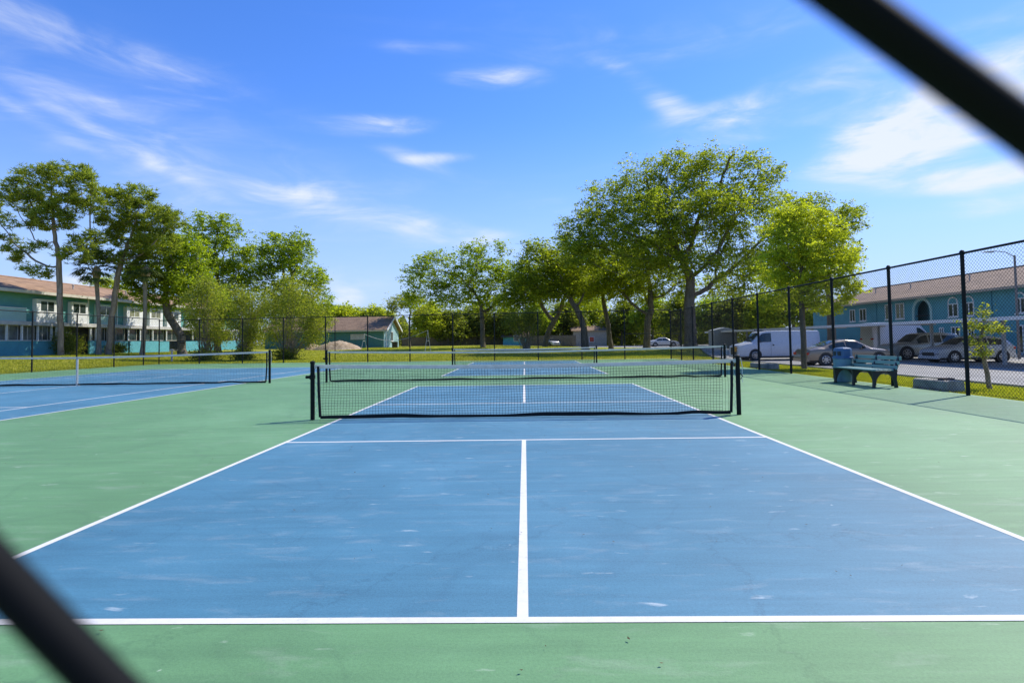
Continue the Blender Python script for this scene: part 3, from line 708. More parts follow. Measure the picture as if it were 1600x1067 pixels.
def bL():
    X = -42.6; z0 = .50
    root = empty('apartment_building', (0, 0, 0), 0, 'two-storey teal apartment building with salmon shingle roof on the left', 'building')
    Yx = lambda x: 37573/(824-x)
    ya, yb = 34, 84
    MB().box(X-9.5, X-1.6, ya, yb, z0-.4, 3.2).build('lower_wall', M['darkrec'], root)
    MB().box(X-9.5, X-.45, ya, yb, 3.54, 5.95).build('upper_wall', M['teal'], root)
    MB().box(X-9.0, X+.12, ya, yb, 3.2, 3.54).build('floor_ledge', M['slab'], root, bevel=.02)
    # knee wall of the screened porches, broken where the stairs are
    mb = MB()
    for a, b in ((34, Yx(88)), (Yx(118)+1.2, Yx(150)), (Yx(150), Yx(196)), (Yx(199), Yx(262)), (Yx(285), 84)): mb.box(X-.16, X, a, b-.02, z0-.4, 1.86)
    mb.build('knee_wall', M['knee'], root)
    MB().box(X-.2, X+.04, 34, Yx(88), 1.86, 1.93).build('rail_cap', M['white'], root)
    for x in (-60, -30, 0, 25, 51, 73, 81, 136, 145, 164, 197, 216, 236, 258, 280, 300, 318):
        y = Yx(x); MB().box(X-.15, X-.02, y-.06, y+.06, 1.94 if x < 88 else 1.87, 3.2).build('porch_post', M['white'], root)
    for x0, x1, mm in ((-60, 24, 5), (26, 50, 2), (52, 72, 2), (74, 86, 1), (137, 144, 1), (146, 163, 2), (165, 195, 2), (199, 214, 1), (218, 235, 2), (237, 257, 2), (260, 279, 2)):
        winbox(root, 1, X-.34, Yx(x0)+.04, Yx(x1)-.04, 1.88, 3.19, frame=M['cream'], glass=M['glass'] if x0 not in (26, 52, -60) else M['screen'], panes=mm, sill=False, ft=.05, name='porch_screen')
    MB().box(X-1.62, X-1.5, Yx(121), Yx(129), z0, 2.75).build('front_door', M['white'], root)
    MB().box(X-1.5, X-1.48, Yx(122.5), Yx(127.5), 1.2, 2.6).build('door_glass', M['glass'], root)
    # upper bays: white window units standing proud of the recessed teal wall
    for i, (x0, x1, g0, g1, gl) in enumerate(((-70, -45, -66, -49, 0), (48, 84, 54, 78, 0), (105, 131, 107, 129, 0), (147, 176, 150, 172, 0), (194, 222, 198, 215, 1), (231, 252, 233, 249, 1), (259, 281, 261, 278, 0), (292, 312, 294, 309, 0), (322, 340, 324, 338, 0))):
        a, b, c, d = Yx(x0), Yx(x1), Yx(g0), Yx(g1)
        mb = MB().box(X-.44, X-.06, a, b, 3.545, 4.42); mb.box(X-.44, X-.06, a, c, 4.42, 5.56); mb.box(X-.44, X-.06, d, b, 4.42, 5.56); mb.box(X-.44, X-.06, c, d, 5.46, 5.56)
        u = mb.build('bay_unit', M['white'] if i not in (3,) else M['paleteal'], root)
        winbox(u, 1, X-.12, c+.01, d-.01, 4.44, 5.44, glass=M['glassrefl'] if gl else M['glass'], sill=False)
    MB().box(X-.12, X, Yx(-30), Yx(30.5), 3.545, 4.62).build('balcony_parapet', M['paleteal'], root)
    MB().box(X-.14, X+.03, Yx(-30), Yx(30.7), 4.62, 4.68).build('balcony_cap', M['white'], root)
    for x in (88, 137, 183, 226): y = Yx(x); MB().box(X-.43, X-.34, y-.05, y+.05, 3.54, 5.95).build('downpipe', M['white'], root)
    # roof
    mb = MB(); mb.v += [(X+.45, ya-.5, 6.16), (X-5.0, ya-.5, 7.85), (X-10.4, ya-.5, 6.16), (X+.45, yb+.5, 6.16), (X-5.0, yb-3, 7.85), (X-10.4, yb+.5, 6.16)]
    mb.v += [(v[0], v[1], v[2]-.12) for v in mb.v]
    mb.f += [(0, 1, 4, 3), (1, 2, 5, 4), (3, 4, 5), (6, 9, 10, 7), (7, 10, 11, 8), (9, 11, 10), (0, 3, 9, 6), (2, 8, 11, 5), (3, 5, 11, 9), (0, 6, 7, 1), (1, 7, 8, 2)]
    mb.build('roof', M['roofL'], root)
    MB().box(X+.46, X+.50, ya-.5, yb+.5, 5.92, 6.17).build('gutter', M['cream'], root)
    MB().tube([(X-5.0, ya-.4, 7.86), (X-5.0, yb-3.1, 7.86)], .09, 6).build('ridge_cap', M['roofL'], root)
    for y, h in ((47, .35), (55.5, .3), (63, .4), (70, .3)): MB().lathe([(.06, 6.6), (.06, 7.25+h*.6), (.11, 7.25+h*.6), (.11, 7.33+h*.6), (.001, 7.36+h*.6)], (X-2.6, y, 0), 'z', 8).build('vent_pipe', M['greypost'], root)
    MB().box(X-.92, X+.44, ya-.4, yb+.4, 5.955, 6.02).build('soffit', M['cream'], root)
    # a screen of steps and an inner stair between the two wings
    MB().box(X-.9, X-.4, Yx(92), Yx(112), z0, 1.2).build('stair_block', M['slab'], root)
    return root
bL()
def bR():
    X = 38.5; z0 = -.35
    root = empty('apartment_building', (0, 0, 0), 0, 'two-storey blue apartment building with brown tile roof and arches on the right', 'building')
    Yx = lambda x: X*882/(x-821.5-(1600-x)*.0008)
    ya, yb = 26, 76
    holes = [(Yx(1423.5), Yx(1447)), ]
    h0, h1 = sorted(holes[0])
    # wall with a real arched opening: built from strips round the arch
    mb = MB(); mb.box(X, X+.3, ya, h0, z0, 4.95); mb.box(X, X+.3, h1, yb, z0, 4.95); mb.box(X, X+.3, h0, h1, z0, 2.15)
    yc, rr = (h0+h1)/2, (h1-h0)/2; zs = 4.55-rr; N = 14
    for k in range(N):
        t0, t1 = math.pi*k/N, math.pi*(k+1)/N; ya_, yb_ = yc+rr*math.cos(t1), yc+rr*math.cos(t0); za, zb_ = zs+rr*math.sin(t1), zs+rr*math.sin(t0)
        mb.prism([(ya_, za), (yb_, zb_), (yb_, 4.95), (ya_, 4.95)], 'x', X, X+.3)
    mb.build('wall', M['tealblue'], root)
    MB().box(X+1.6, X+1.8, h0-.5, h1+.5, z0, 4.95).box(X+.3, X+1.6, h0-.5, h1+.5, 2.0, 2.15).build('recess_wall', M['tealblue'], root)
    mb = MB()
    for k in range(N):
        t0, t1 = math.pi*k/N, math.pi*(k+1)/N; r1, r2 = rr+.02, rr+.30
        mb.prism([(yc+r1*math.cos(t0), zs+r1*math.sin(t0)), (yc+r2*math.cos(t0), zs+r2*math.sin(t0)), (yc+r2*math.cos(t1), zs+r2*math.sin(t1)), (yc+r1*math.cos(t1), zs+r1*math.sin(t1))], 'x', X-.07, X+.0)
    mb.box(X-.07, X, h0-.30, h0-.02, z0, zs); mb.box(X-.07, X, h1+.02, h1+.30, z0, zs)
    mb.build('arch_trim', M['paleteal'], root)
    MB().box(X+.1, X+.16, h0, h1, 3.05, 3.12).build('balcony_rail', M['plastic'], root)
    def archwin(x0, x1, glass, za=2.80, zr=4.0):
        a, b = sorted((Yx(x0), Yx(x1))); f = winbox(root, -1, X, a, b, za, zr, glass=glass, ft=.09)
        c = (a+b)/2; r = (b-a)/2; mb = MB(); N = 12
        for k in range(N):
            t0, t1 = math.pi*k/N, math.pi*(k+1)/N; q = r-.10
            mb.prism([(c+q*math.cos(t0), zr+q*math.sin(t0)), (c+r*math.cos(t0), zr+r*math.sin(t0)), (c+r*math.cos(t1), zr+r*math.sin(t1)), (c+q*math.cos(t1), zr+q*math.sin(t1))], 'x', X-.06, X+.0)
        mb.build('arch_head', M['white'], f)
        MB().prism([(c+q*math.cos(math.pi*k/N), zr+.002+q*math.sin(math.pi*k/N)) for k in range(N+1)], 'x', X-.03, X+.0).build('head_panel', M['tealblue'], f)
    archwin(1474.6, 1490, M['glass']); archwin(1498.5, 1514, M['glass']); archwin(1577, 1592, M['glass']); archwin(1640, 1665, M['glass'])
    for x0, x1 in ((1379, 1389.5), (1395, 1408)): winbox(root, -1, X, *sorted((Yx(x0), Yx(x1))), 2.9, 4.5, glass=M['glassrefl'], ft=.08)
    for x0, x1 in ((1340, 1350), (1325, 1333)): winbox(root, -1, X, *sorted((Yx(x0), Yx(x1))), 2.9, 4.3, glass=M['glass'], ft=.08)
    for x0, x1, za, zb_ in ((1478, 1491, .6, 1.95), (1503, 1513, .6, 1.95), (1400, 1410, .6, 1.95), (1460, 1467, -.3, 1.9), (1578, 1595, -.3, 1.9)):
        winbox(root, -1, X, *sorted((Yx(x0), Yx(x1))), za, zb_, glass=M['glass'], ft=.1, name='window' if za > 0 else 'glass_door', sill=za > 0)
    for x in (1541, 1366): y = Yx(x); MB().tube([(X-.08, y, z0), (X-.08, y, 4.9)], .045, 8).build('downpipe', M['tealblue'], root)
    mb = MB(); mb.v += [(X-.7, ya-1, 4.93), (X+5.5, ya-1, 7.15), (X+11.7, ya-1, 4.93), (X-.7, yb+.5, 4.93), (X+5.5, yb-4, 7.15), (X+11.7, yb+.5, 4.93)]
    mb.v += [(v[0], v[1], v[2]-.13) for v in mb.v]
    mb.f += [(0, 1, 4, 3), (1, 2, 5, 4), (3, 4, 5), (6, 9, 10, 7), (7, 10, 11, 8), (9, 11, 10), (0, 3, 9, 6), (2, 8, 11, 5), (3, 5, 11, 9), (0, 6, 7, 1), (1, 7, 8, 2)]
    mb.build('roof', M['roofR'], root)
    MB().box(X-.74, X-.70, ya-1, yb+.5, 4.72, 4.94).build('gutter', M['beige'], root)
    MB().box(X+.31, X+1.9, ya, yb, z0, 2.0).box(X+1.9, X+11, ya, yb, z0, 4.6).build('inner_wall', M['tealblue'], root)
    MB().tube([(X+5.5, ya-.9, 7.16), (X+5.5, yb-4.1, 7.16)], .09, 6).build('ridge_cap', M['roofR'], root)
    for y, h in ((46, .30), (53, .35), (61, .3), (67, .35)): MB().lathe([(.05, 5.8), (.05, 6.3+h), (.10, 6.3+h), (.10, 6.38+h), (.001, 6.40+h)], (X+2.8, y, 0), 'z', 8).build('vent_pipe', M['greypost'], root)
    return root
bR()
def shed():
    Y0 = 80.; xr = at(599, 540, Y0)[0]; z0 = .55; xl = xr-17
    root = empty('garden_building', (0, 0, 0), 0, 'long low teal outbuilding with brown shingle roof and white gable beyond the far fence', 'building')
    ze, zr, dpt = 2.98, 5.05, 9.2; ym = Y0+dpt/2
    MB().box(xl, xr-.02, Y0, Y0+dpt, z0-.3, ze).build('wall', mat_plain('dark_teal_wall', (.07, .21, .21), .85), root)
    mb = MB(); mb.prism([(Y0, z0-.3), (Y0+dpt, z0-.3), (Y0+dpt, ze), (ym, zr-.15), (Y0, ze)], 'x', xr-.01, xr+.12); mb.build('gable_wall', M['bluesiding'], root)
    mb = MB(); o = .35; dz = .14
    mb.prism([(Y0-o, ze-.02), (ym, zr), (ym, zr+dz), (Y0-o, ze+dz)], 'x', xl-.3, xr+.6); mb.prism([(ym+.001, zr), (Y0+dpt+o, ze-.02), (Y0+dpt+o, ze+dz), (ym+.001, zr+dz)], 'x', xl-.3, xr+.6)
    mb.build('roof', M['roofS'], root)
    mb = MB(); mb.prism([(Y0-o, ze-.12), (ym, zr-.10), (ym, zr+dz+.03), (Y0-o-.02, ze+dz+.02)], 'x', xr+.605, xr+.70); mb.prism([(ym, zr-.10), (Y0+dpt+o, ze-.12), (Y0+dpt+o+.02, ze+dz+.02), (ym, zr+dz+.03)], 'x', xr+.605, xr+.70)
    mb.build('barge_board', M['white'], root)
    MB().box(xl, xr+.5, Y0-o-.05, Y0-o-.005, ze-.10, ze+.10).build('gutter', M['cream'], root)
    w = winbox(root, 1, xr+.12, ym-.7, ym+.7, 1.5, 2.9, glass=M['glass'])
    for y in (Y0+1.2, Y0+2.3, Y0+7.0, Y0+8.0): MB().box(xr+.12, xr+.16, y-.15, y+.15, z0, 2.9).build('trim_board', M['white'] if y < Y0+2 else M['paleteal'], root)
    f = MB().box(xr-4.7, xr-2.6, Y0-.06, Y0-.01, 1.75, 2.55).build('vent_panel', M['slab'], root)
    o = MB().lathe([(.0, 0), (.38, .02), (.42, .75), (.44, .8), (.3, .82), (.001, .83)], (0, 0, 0), 'z', 14).build('dark_tub', M['plastic'], smooth=True)
    o.location = (at(617, 543, 76)[0], 76, G(-18, 76)); tag(o, 'small dark round tub on the grass in front of the white gable', 'tub')
shed()
def far_house(px0, px1, pt, pb, Y, label, wall, roofm, name='small_house'):
    x0, x1 = at(px0, 530, Y)[0], at(px1, 530, Y)[0]; zt = at(px0, pt, Y)[2]; zb_ = min(at(px0, pb, Y)[2], G((x0+x1)/2, Y))-.1
    root = empty(name, (0, 0, 0), 0, label, 'house')
    MB().box(x0, x1, Y, Y+6, zb_, zt).build('wall', wall, root)
    mb = MB(); mb.prism([(Y-.4, zt), (Y+3, zt+1.0), (Y+6.4, zt)], 'x', x0-.4, x1+.4); mb.build('roof', roofm, root)
    xm = x0+(x1-x0)*.55
    f = MB().box(xm-.5, xm+.5, Y-.05, Y-.005, zb_+.9, zb_+2.0).build('window', M['white'], root); MB().box(xm-.4, xm+.4, Y-.08, Y-.052, zb_+1.0, zb_+1.9).build('pane', M['redlamp'] if px0 == 896 else M['glass'], f)
far_house(896, 948, 517, 539, 108, 'low beige house behind the oak trunks', M['beige'], M['roofS'])
far_house(786, 824, 527, 541, 100, 'low turquoise hut beyond the multi-stemmed bush', M['knee'], M['roofR'], 'garden_hut')

# wooden boundary fence far beyond
mb = MB(); xa, xb = at(628, 540, 104)[0], at(900, 540, 104)[0]
for k in np.arange(xa, xb, .16): mb.box(k, k+.145, 104+.02*(int(k*6) % 2), 104.04+.02*(int(k*6) % 2), .2, 2.15+.04*math.sin(k*13))
o = mb.build('board_fence', mat_plain('old_fence_boards', (.16, .13, .105), .9, var=.3, scale=3)); tag(o, 'weathered board fence in the shade behind the far oaks', 'fence')

# street lamp
def lamp():
    x = at(1590, 500, 37)[0]; root = empty('street_lamp', (x, 37, G(x, 37)), 0, 'tall grey street lamp with a long arm above the blue building roof', 'street lamp')
    H = at(1590, 399, 37)[2]-G(x, 37)
    MB().tube([(0, 0, -.1), (0, 0, H)], [.085, .06], 10).build('pole', M['lamppole'], root, smooth=True)
    MB().tube([(0, 0, H-.12), (-.5, 0, H+.20), (-1.2, 0, H+.30), (-1.5, 0, H+.27)], .028, 8).build('arm', M['greypost'], root, smooth=True)
    MB().prism([(-1.35, H+.20), (-1.3, H+.32), (-1.9, H+.28), (-2.05, H+.22)], 'y', -.11, .11).build('lamp_head', M['greypost'], root, bevel=.02)
lamp()
# thin dark pole behind the far fence
x = at(523.5, 540, 43)[0]
o = MB().tube([(0, 0, -.1), (0, 0, at(523, 498, 43)[2]-G(x, 43))], .03, 8).build('steel_pole', M['black']); o.location = (x, 43, G(x, 43)); tag(o, 'thin dark steel pole standing just beyond the far fence left of the net', 'pole')
# practice net on two white A-frames
def aframe():
    root = empty('volleyball_net', (0, 0, 0), 0, 'white rope net sagging between two A-frame poles on the far lawn', 'net')
    pr = at(668.5, 516, 60); pr2 = at(569, 522, 76)
    for p in (pr, pr2):
        g0 = G(p[0], p[1])
        MB().tube([(p[0]-.28, p[1]-.3, g0-.05), (p[0], p[1], p[2]), (p[0]+.22, p[1]+.3, g0-.05)], .03, 6).tube([(p[0]-.14, p[1]-.15, (g0+p[2])/2), (p[0]+.11, p[1]+.15, (g0+p[2])/2)], .02, 6).build('frame_pole', M['white'], root)
    pts = [pr+(pr2-pr)*t-np.array([0, 0, 1.1*math.sin(math.pi*min(1, t*1.0))*.9]) for t in np.linspace(0, 1, 14)]
    MB().tube(pts, .028, 5).build('rope', M['rope'], root)
aframe()
# dirt mound and rocks
def mound(label, cx_, Y, wpx, hpx, sy, seed, name='dirt_mound'):
    c = at(cx_, 540, Y); rng = np.random.default_rng(seed); wx = wpx/882*Y/2; h = hpx/882*Y; n = 46
    xs = np.linspace(-1, 1, n); Xg, Yg = np.meshgrid(xs, xs); r2 = Xg**2+Yg**2
    ph = rng.uniform(0, 6, 8); Z = np.zeros_like(Xg)
    for k in range(8):
        f = 2.2*1.5**k; a = .16/1.35**k; Z += a*np.sin(f*Xg*math.cos(ph[k])*2+ph[k])*np.cos(f*Yg*1.7+ph[k]*2)
    Z = np.clip(1-r2, 0, 1)**.75*(1+.9*Z)*h
    Xw, Yw = c[0]+Xg*wx, Y+Yg*sy; V = np.stack([Xw, Yw, gz(Xw, Yw)-.08+Z], -1).reshape(-1, 3)
    i, j = np.meshgrid(np.arange(n-1), np.arange(n-1), indexing='ij'); a = (i*n+j).ravel()
    o = np_mesh(name, V, np.stack([a, a+1, a+n+1, a+n], 1), M['dirt'], smooth=True); return tag(o, label, 'dirt mound')
mound('long sandy dirt mound on the lawn in front of the teal outbuilding', 527, 70, 78, 13.5, 2.6, 3)
mound('small rubble heap at the foot of the round shrub, left of the dirt mound', 489, 71, 24, 10, 1.6, 9, 'rubble_heap')
o = MB().tube([(0, 0, -.05), (0, 0, .9)], .07, 8).lathe([(.11, .86), (.11, .98), (.001, 1.0)], (0, 0, 0), 'z', 10).build('utility_stub', M['greypost'], smooth=True)
x = at(268.5, 560, 44)[0]; o.location = (x, 44, G(x, 44)); tag(o, 'short pale utility stub on the lawn behind the left far corner', 'post')

# ------------------------------------------------------------------ vegetation
def leaf_cloud(P, size, flat=.5, aspect=.5, up=.25, rng=RNG, verts=4):
    n = len(P); u = rng.normal(size=(n, 3)); u[:, 2] *= flat; u /= np.linalg.norm(u, axis=1, keepdims=True)
    nn = rng.normal(size=(n, 3)); nn[:, 2] += up*2; v = np.cross(nn, u); v /= (np.linalg.norm(v, axis=1, keepdims=True)+1e-9)
    s = size*(.5+1.1*rng.random((n, 1))**1.5); a = u*s*.5; b = v*s*.5*aspect
    if verts == 3:
        V = np.stack([P-a*.1+b, P-a*.1-b, P+a*2], 1).reshape(-1, 3); F = np.arange(n*3).reshape(-1, 3); return V, F
    V = np.stack([P-a, P-b+a*.1, P+a, P+b+a*.1], 1).reshape(-1, 3); F = np.arange(n*4).reshape(-1, 4); return V, F
def colonize(trunk, attr, step, infl, kill, rng, iters=120, jitter=.12):
    nodes = [np.array(p, float) for p in trunk]; par = [-1]+list(range(len(trunk)-1))
    N = np.array(nodes); par = list(par); A = attr.copy(); nearest = np.zeros(len(A), int); nd_ = np.full(len(A), 1e9); start = 0
    alive = np.ones(len(A), bool)
    for it in range(iters):
        new = N[start:]
        if len(new):
            d = np.linalg.norm(A[:, None]-new[None], axis=2); j = d.argmin(1); m = d[np.arange(len(A)), j]; up = m < nd_
            nd_[up] = m[up]; nearest[up] = j[up]+start
        alive &= nd_ > kill
        act = alive & (nd_ < infl)
        if not act.any(): break
        start = len(N); add = []; ap = []
        for k in np.unique(nearest[act]):
            dv = A[act & (nearest == k)]-N[k]; dv /= np.linalg.norm(dv, axis=1, keepdims=True); v = dv.mean(0)
            if np.linalg.norm(v) < .05: v = dv[0]
            v = v/np.linalg.norm(v)+rng.normal(size=3)*jitter
            add.append(N[k]+v/np.linalg.norm(v)*step); ap.append(int(k))
        N = np.concatenate([N, np.array(add)]); par += ap
        if len(N) > 6000: break
    return N, np.array(par), nearest
def radii(N, par, tip, base_r, nt_, expo=2.0):
    w = np.zeros(len(N)); ch = np.zeros(len(N), int)
    for i in range(len(N)-1, 0, -1):
        if ch[i] == 0: w[i] = 1
        w[par[i]] += w[i]; ch[par[i]] += 1
    if ch[0] == 0: w[0] = 1
    r = w**(1/expo); rt = r[nt_-1]
    k = (base_r*.8-tip)/(rt-1+1e-6); r = tip+(r-1)*k
    r[:nt_] = np.maximum(r[:nt_], np.linspace(base_r, base_r*.8, nt_)); r[0] = base_r*1.22
    return r
def branch_mesh(name, N, par, r, mat, parent, k=6):
    i = np.arange(1, len(N)); A = N[par[i]]; B = N[i]
    big = r[i] > np.median(r)*1.5
    # let child start radius never exceed its own end radius by much so forks taper
    R0 = np.minimum(r[par[i]], r[i]*1.35+.004); rr = np.stack([R0, r[i]], 1)
    V, F = segs_mesh(A, B, rr, k)
    return np_mesh(name, V, F, mat, parent, smooth=True)
def tree(name, label, cat, Y, base_px, trunk_px, blobs, base_r, leaf, bark, n_attr=320, n_leaf=16000, lsize=.2, spread=.55, depth=1.0,
         step=None, group=None, seed=1, hollow=.45, lflat=.5, tip=.012, trunk_dy=None, aspect=.5, tufts=None, bare=0, Ybase=None):
    """blobs: (px, py, rx px, rz px[, dy m]) outline of the crown as seen, given real depth round Y"""
    rng = np.random.default_rng(seed); sc = Y/882.0
    root_x = at(base_px, 540, Y)[0]; z0 = G(root_x, Y)
    root = empty(name, (0, 0, 0), 0, label, cat, group)
    vols = []; E = []
    for b in blobs:
        c = at(b[0], b[1], Y); c[1] += (b[4] if len(b) > 4 else rng.uniform(-.5, .5)*b[2]*sc*depth*.8)
        rx, rz = b[2]*sc, b[3]*sc; ry_ = max(rx, rz)*depth; E.append((c, rx, ry_, rz)); vols.append((rx*ry_*rz)**.72)
    vols = np.array(vols)/sum(vols); pts = []
    for (c, rx, ry_, rz), f in zip(E, vols):
        n = max(4, int(n_attr*f)); d = rng.normal(size=(n, 3)); d /= np.linalg.norm(d, axis=1, keepdims=True)
        rr = (hollow+(1-hollow)*rng.random((n, 1))**.6)*rng.uniform(.86, 1.08, (n, 1)); p = c+d*rr*np.array([rx, ry_, rz]); pts.append(p)
    A = np.concatenate(pts); A = A[A[:, 2] > z0+.5]
    size = max(at(base_px, 540, Y)[0]*0+max(e[1]+0 for e in E), 2.0); H = max(e[0][2]+e[3] for e in E)-z0
    st = step or H/26.0
    tp = [np.array([root_x, Y, z0-.15])]
    for q in trunk_px:
        p = at(q[0], q[1], Y); p[1] += (q[2] if len(q) > 2 else 0)
        L = np.linalg.norm(p-tp[-1]); n = max(1, int(L/st)); s0 = tp[-1]
        for k in range(1, n+1):
            t_ = k/n; tp.append(s0+(p-s0)*t_+(rng.normal(size=3)*st*.05 if k < n else 0))
    N, par, near = colonize(tp, A, st, 1e9, st*1.3, rng)
    r = radii(N, par, tip, base_r, len(tp)); branch_mesh('trunk', N, par, r, bark, root)
    # leaves gather round the ends of the twigs
    keep = rng.random(len(A)) > bare; C = A[keep]
    per = max(1, n_leaf//len(C)); cl = rng.uniform(.55, 1.5, len(C)); cnt = (per*cl).astype(int)
    idx = np.repeat(np.arange(len(C)), cnt); sig = spread*rng.uniform(.6, 1.25, len(C))[idx][:, None]
    off = rng.normal(size=(len(idx), 3)); off[:, 2] *= .72
    # the sprays inside each cluster
    sub = rng.normal(size=(len(C), 7, 3)); pick = rng.integers(0, 7, len(idx)); off = sub[idx, pick]*.85+off*.42; off[:, 2] *= .75
    P = C[idx]+off*sig; P = P[rng.permutation(len(P))]
    if tufts:                        # needles stand out from little whorls
        n = len(P)//tufts; Pc = P[:n]; idx2 = np.repeat(np.arange(n), tufts); d = rng.normal(size=(len(idx2), 3)); d[:, 2] = d[:, 2]*.6+.5
        d /= np.linalg.norm(d, axis=1, keepdims=True); w_ = np.cross(d, rng.normal(size=d.shape)); w_ /= np.linalg.norm(w_, axis=1, keepdims=True)
        L = lsize*rng.uniform(.6, 1.2, (len(idx2), 1)); Q = Pc[idx2]
        V = np.stack([Q-w_*L*.10, Q+w_*L*.10, Q+d*L+w_*L*.03, Q+d*L-w_*L*.03], 1).reshape(-1, 3); F = np.arange(len(V)).reshape(-1, 4)
    else:
        V, F = leaf_cloud(P, lsize, lflat, aspect, rng=rng)
    np_mesh('crown', V, F, leaf, root)
    return root
GO = 'live oaks beyond the far fence'
tree('oak_tree', 'largest oak, tall spreading crown, forked trunk rising by the fence corner', 'tree', 55, 1079, [(1078, 500), (1077, 470)],
     [(905, 365, 42, 38), (950, 320, 50, 45), (1000, 290, 52, 45), (1060, 268, 55, 32), (1120, 262, 50, 30), (1180, 275, 42, 34), (1080, 320, 75, 55), (1150, 345, 70, 50), (1000, 360, 70, 50), (1215, 275, 16, 22), (1075, 385, 85, 34),
      (1160, 405, 60, 28), (930, 400, 45, 30), (1235, 330, 45, 34), (1280, 325, 42, 22), (1325, 330, 24, 16), (1180, 440, 40, 18), (1140, 440, 44, 22, 3), (1200, 410, 40, 30, 3), (1000, 420, 50, 22), (1045, 420, 46, 22, -3), (900, 398, 34, 26, -2), (965, 392, 44, 26, -4), (1020, 350, 50, 34, -5), (1100, 340, 50, 30, -5), (1115, 425, 36, 20, -4), (930, 360, 40, 34, -2), (1060, 248, 8, 12), (1165, 245, 8, 10)],
     .64, M['oakleaf'], M['bark'], 1750, 136800, 0.204, 0.49, .95, .60, GO, 5, hollow=.35, tip=.014)
tree('oak_tree', 'oak with dark trunk and broad limbs just left of the white sedan', 'tree', 62, 1010, [(1012, 500), (1018, 482)],
     [(975, 420, 45, 36), (1020, 400, 50, 40), (1055, 440, 32, 28), (945, 445, 34, 24), (1000, 455, 45, 18)], .42, M['oakleaf'], M['bark'], 450, 27086, 0.234, 0.52, .9, .62, GO, 6, hollow=.3)
tree('oak_tree', 'oak with a slim leaning trunk, second left of the white sedan', 'tree', 66, 955, [(950, 505), (944, 478)],
     [(905, 420, 40, 34), (950, 405, 42, 32), (985, 440, 30, 24), (925, 452, 40, 18)], .32, M['oakleaf'], M['bark'], 400, 24377, 0.234, 0.50, .9, .65, GO, 7, hollow=.3)
tree('oak_tree', 'thick-trunked oak with long low limbs reaching left over the lawn', 'tree', 60, 916, [(912, 510), (900, 480)],
     [(845, 420, 44, 34), (885, 405, 45, 34), (812, 450, 30, 22), (860, 450, 50, 22), (905, 440, 40, 24), (838, 388, 22, 14), (820, 475, 24, 12), (785, 470, 18, 12)], .40, M['oakleaf'], M['bark'], 575, 34309, 0.224, 0.50, .9, .6, GO, 8, hollow=.3)
tree('oak_tree', 'leaning multi-limbed dark oak behind the white-netted far court', 'tree', 76, 851, [(858, 515), (872, 492)],
     [(840, 455, 40, 22), (880, 440, 40, 26), (910, 465, 40, 20)], .34, M['oakleaf'], M['bark'], 300, 16251, 0.253, 0.59, .9, .7, GO, 9, hollow=.3)
tree('oak_tree', 'wide pale green oak standing alone left of centre beyond the lawn', 'tree', 68, 755, [(754, 515), (752, 487)],
     [(650, 432, 24, 26), (680, 420, 32, 32), (720, 425, 36, 32), (745, 392, 28, 15), (785, 388, 14, 12), (760, 430, 42, 30), (795, 440, 32, 32), (645, 465, 22, 20), (700, 460, 36, 22), (740, 465, 36, 18), (780, 472, 28, 16), (820, 425, 26, 26), (665, 405, 10, 8)],
     .34, M['midleaf'], M['bark'], 700, 39726, 0.224, 0.42, .9, .62, GO, 10, hollow=.3)
tree('small_tree', 'small grey-green tree above the white gable of the outbuilding', 'tree', 84, 640, [(640, 505)],
     [(625, 474, 18, 12), (645, 470, 18, 13), (612, 484, 11, 7), (655, 485, 12, 9)], .16, M['shrubleaf'], M['twig'], 110, 5500, .24, .6, 1, .8, None, 12)
tree('young_tree', 'lime green young tree on the grass strip between white van and fence', 'tree', 22.8, 1256, [(1255, 520), (1252, 470), (1250, 430)],
     [(1225, 350, 34, 30), (1262, 338, 36, 28), (1300, 372, 30, 34), (1245, 390, 44, 36), (1290, 425, 34, 36), (1215, 420, 30, 34), (1248, 452, 44, 26), (1318, 450, 20, 26), (1205, 470, 18, 16), (1330, 405, 14, 22), (1280, 480, 28, 14)],
     .095, M['limeleaf'], M['bark'], 700, 49500, .092, 0.16, 1.0, .27, None, 13, hollow=.25, tip=.005)
tree('oak_tree', 'dark green tree showing behind the lime green tree at its right', 'tree', 64, 1300, [(1298, 500), (1296, 460)],
     [(1290, 360, 44, 32), (1328, 345, 22, 22), (1318, 395, 28, 30), (1270, 420, 40, 30), (1250, 385, 40, 30), (1225, 430, 34, 26), (1340, 330, 10, 8)], .42, M['oakleaf'], M['bark'], 450, 27086, 0.234, 0.50, .9, .66, GO, 14, hollow=.35)
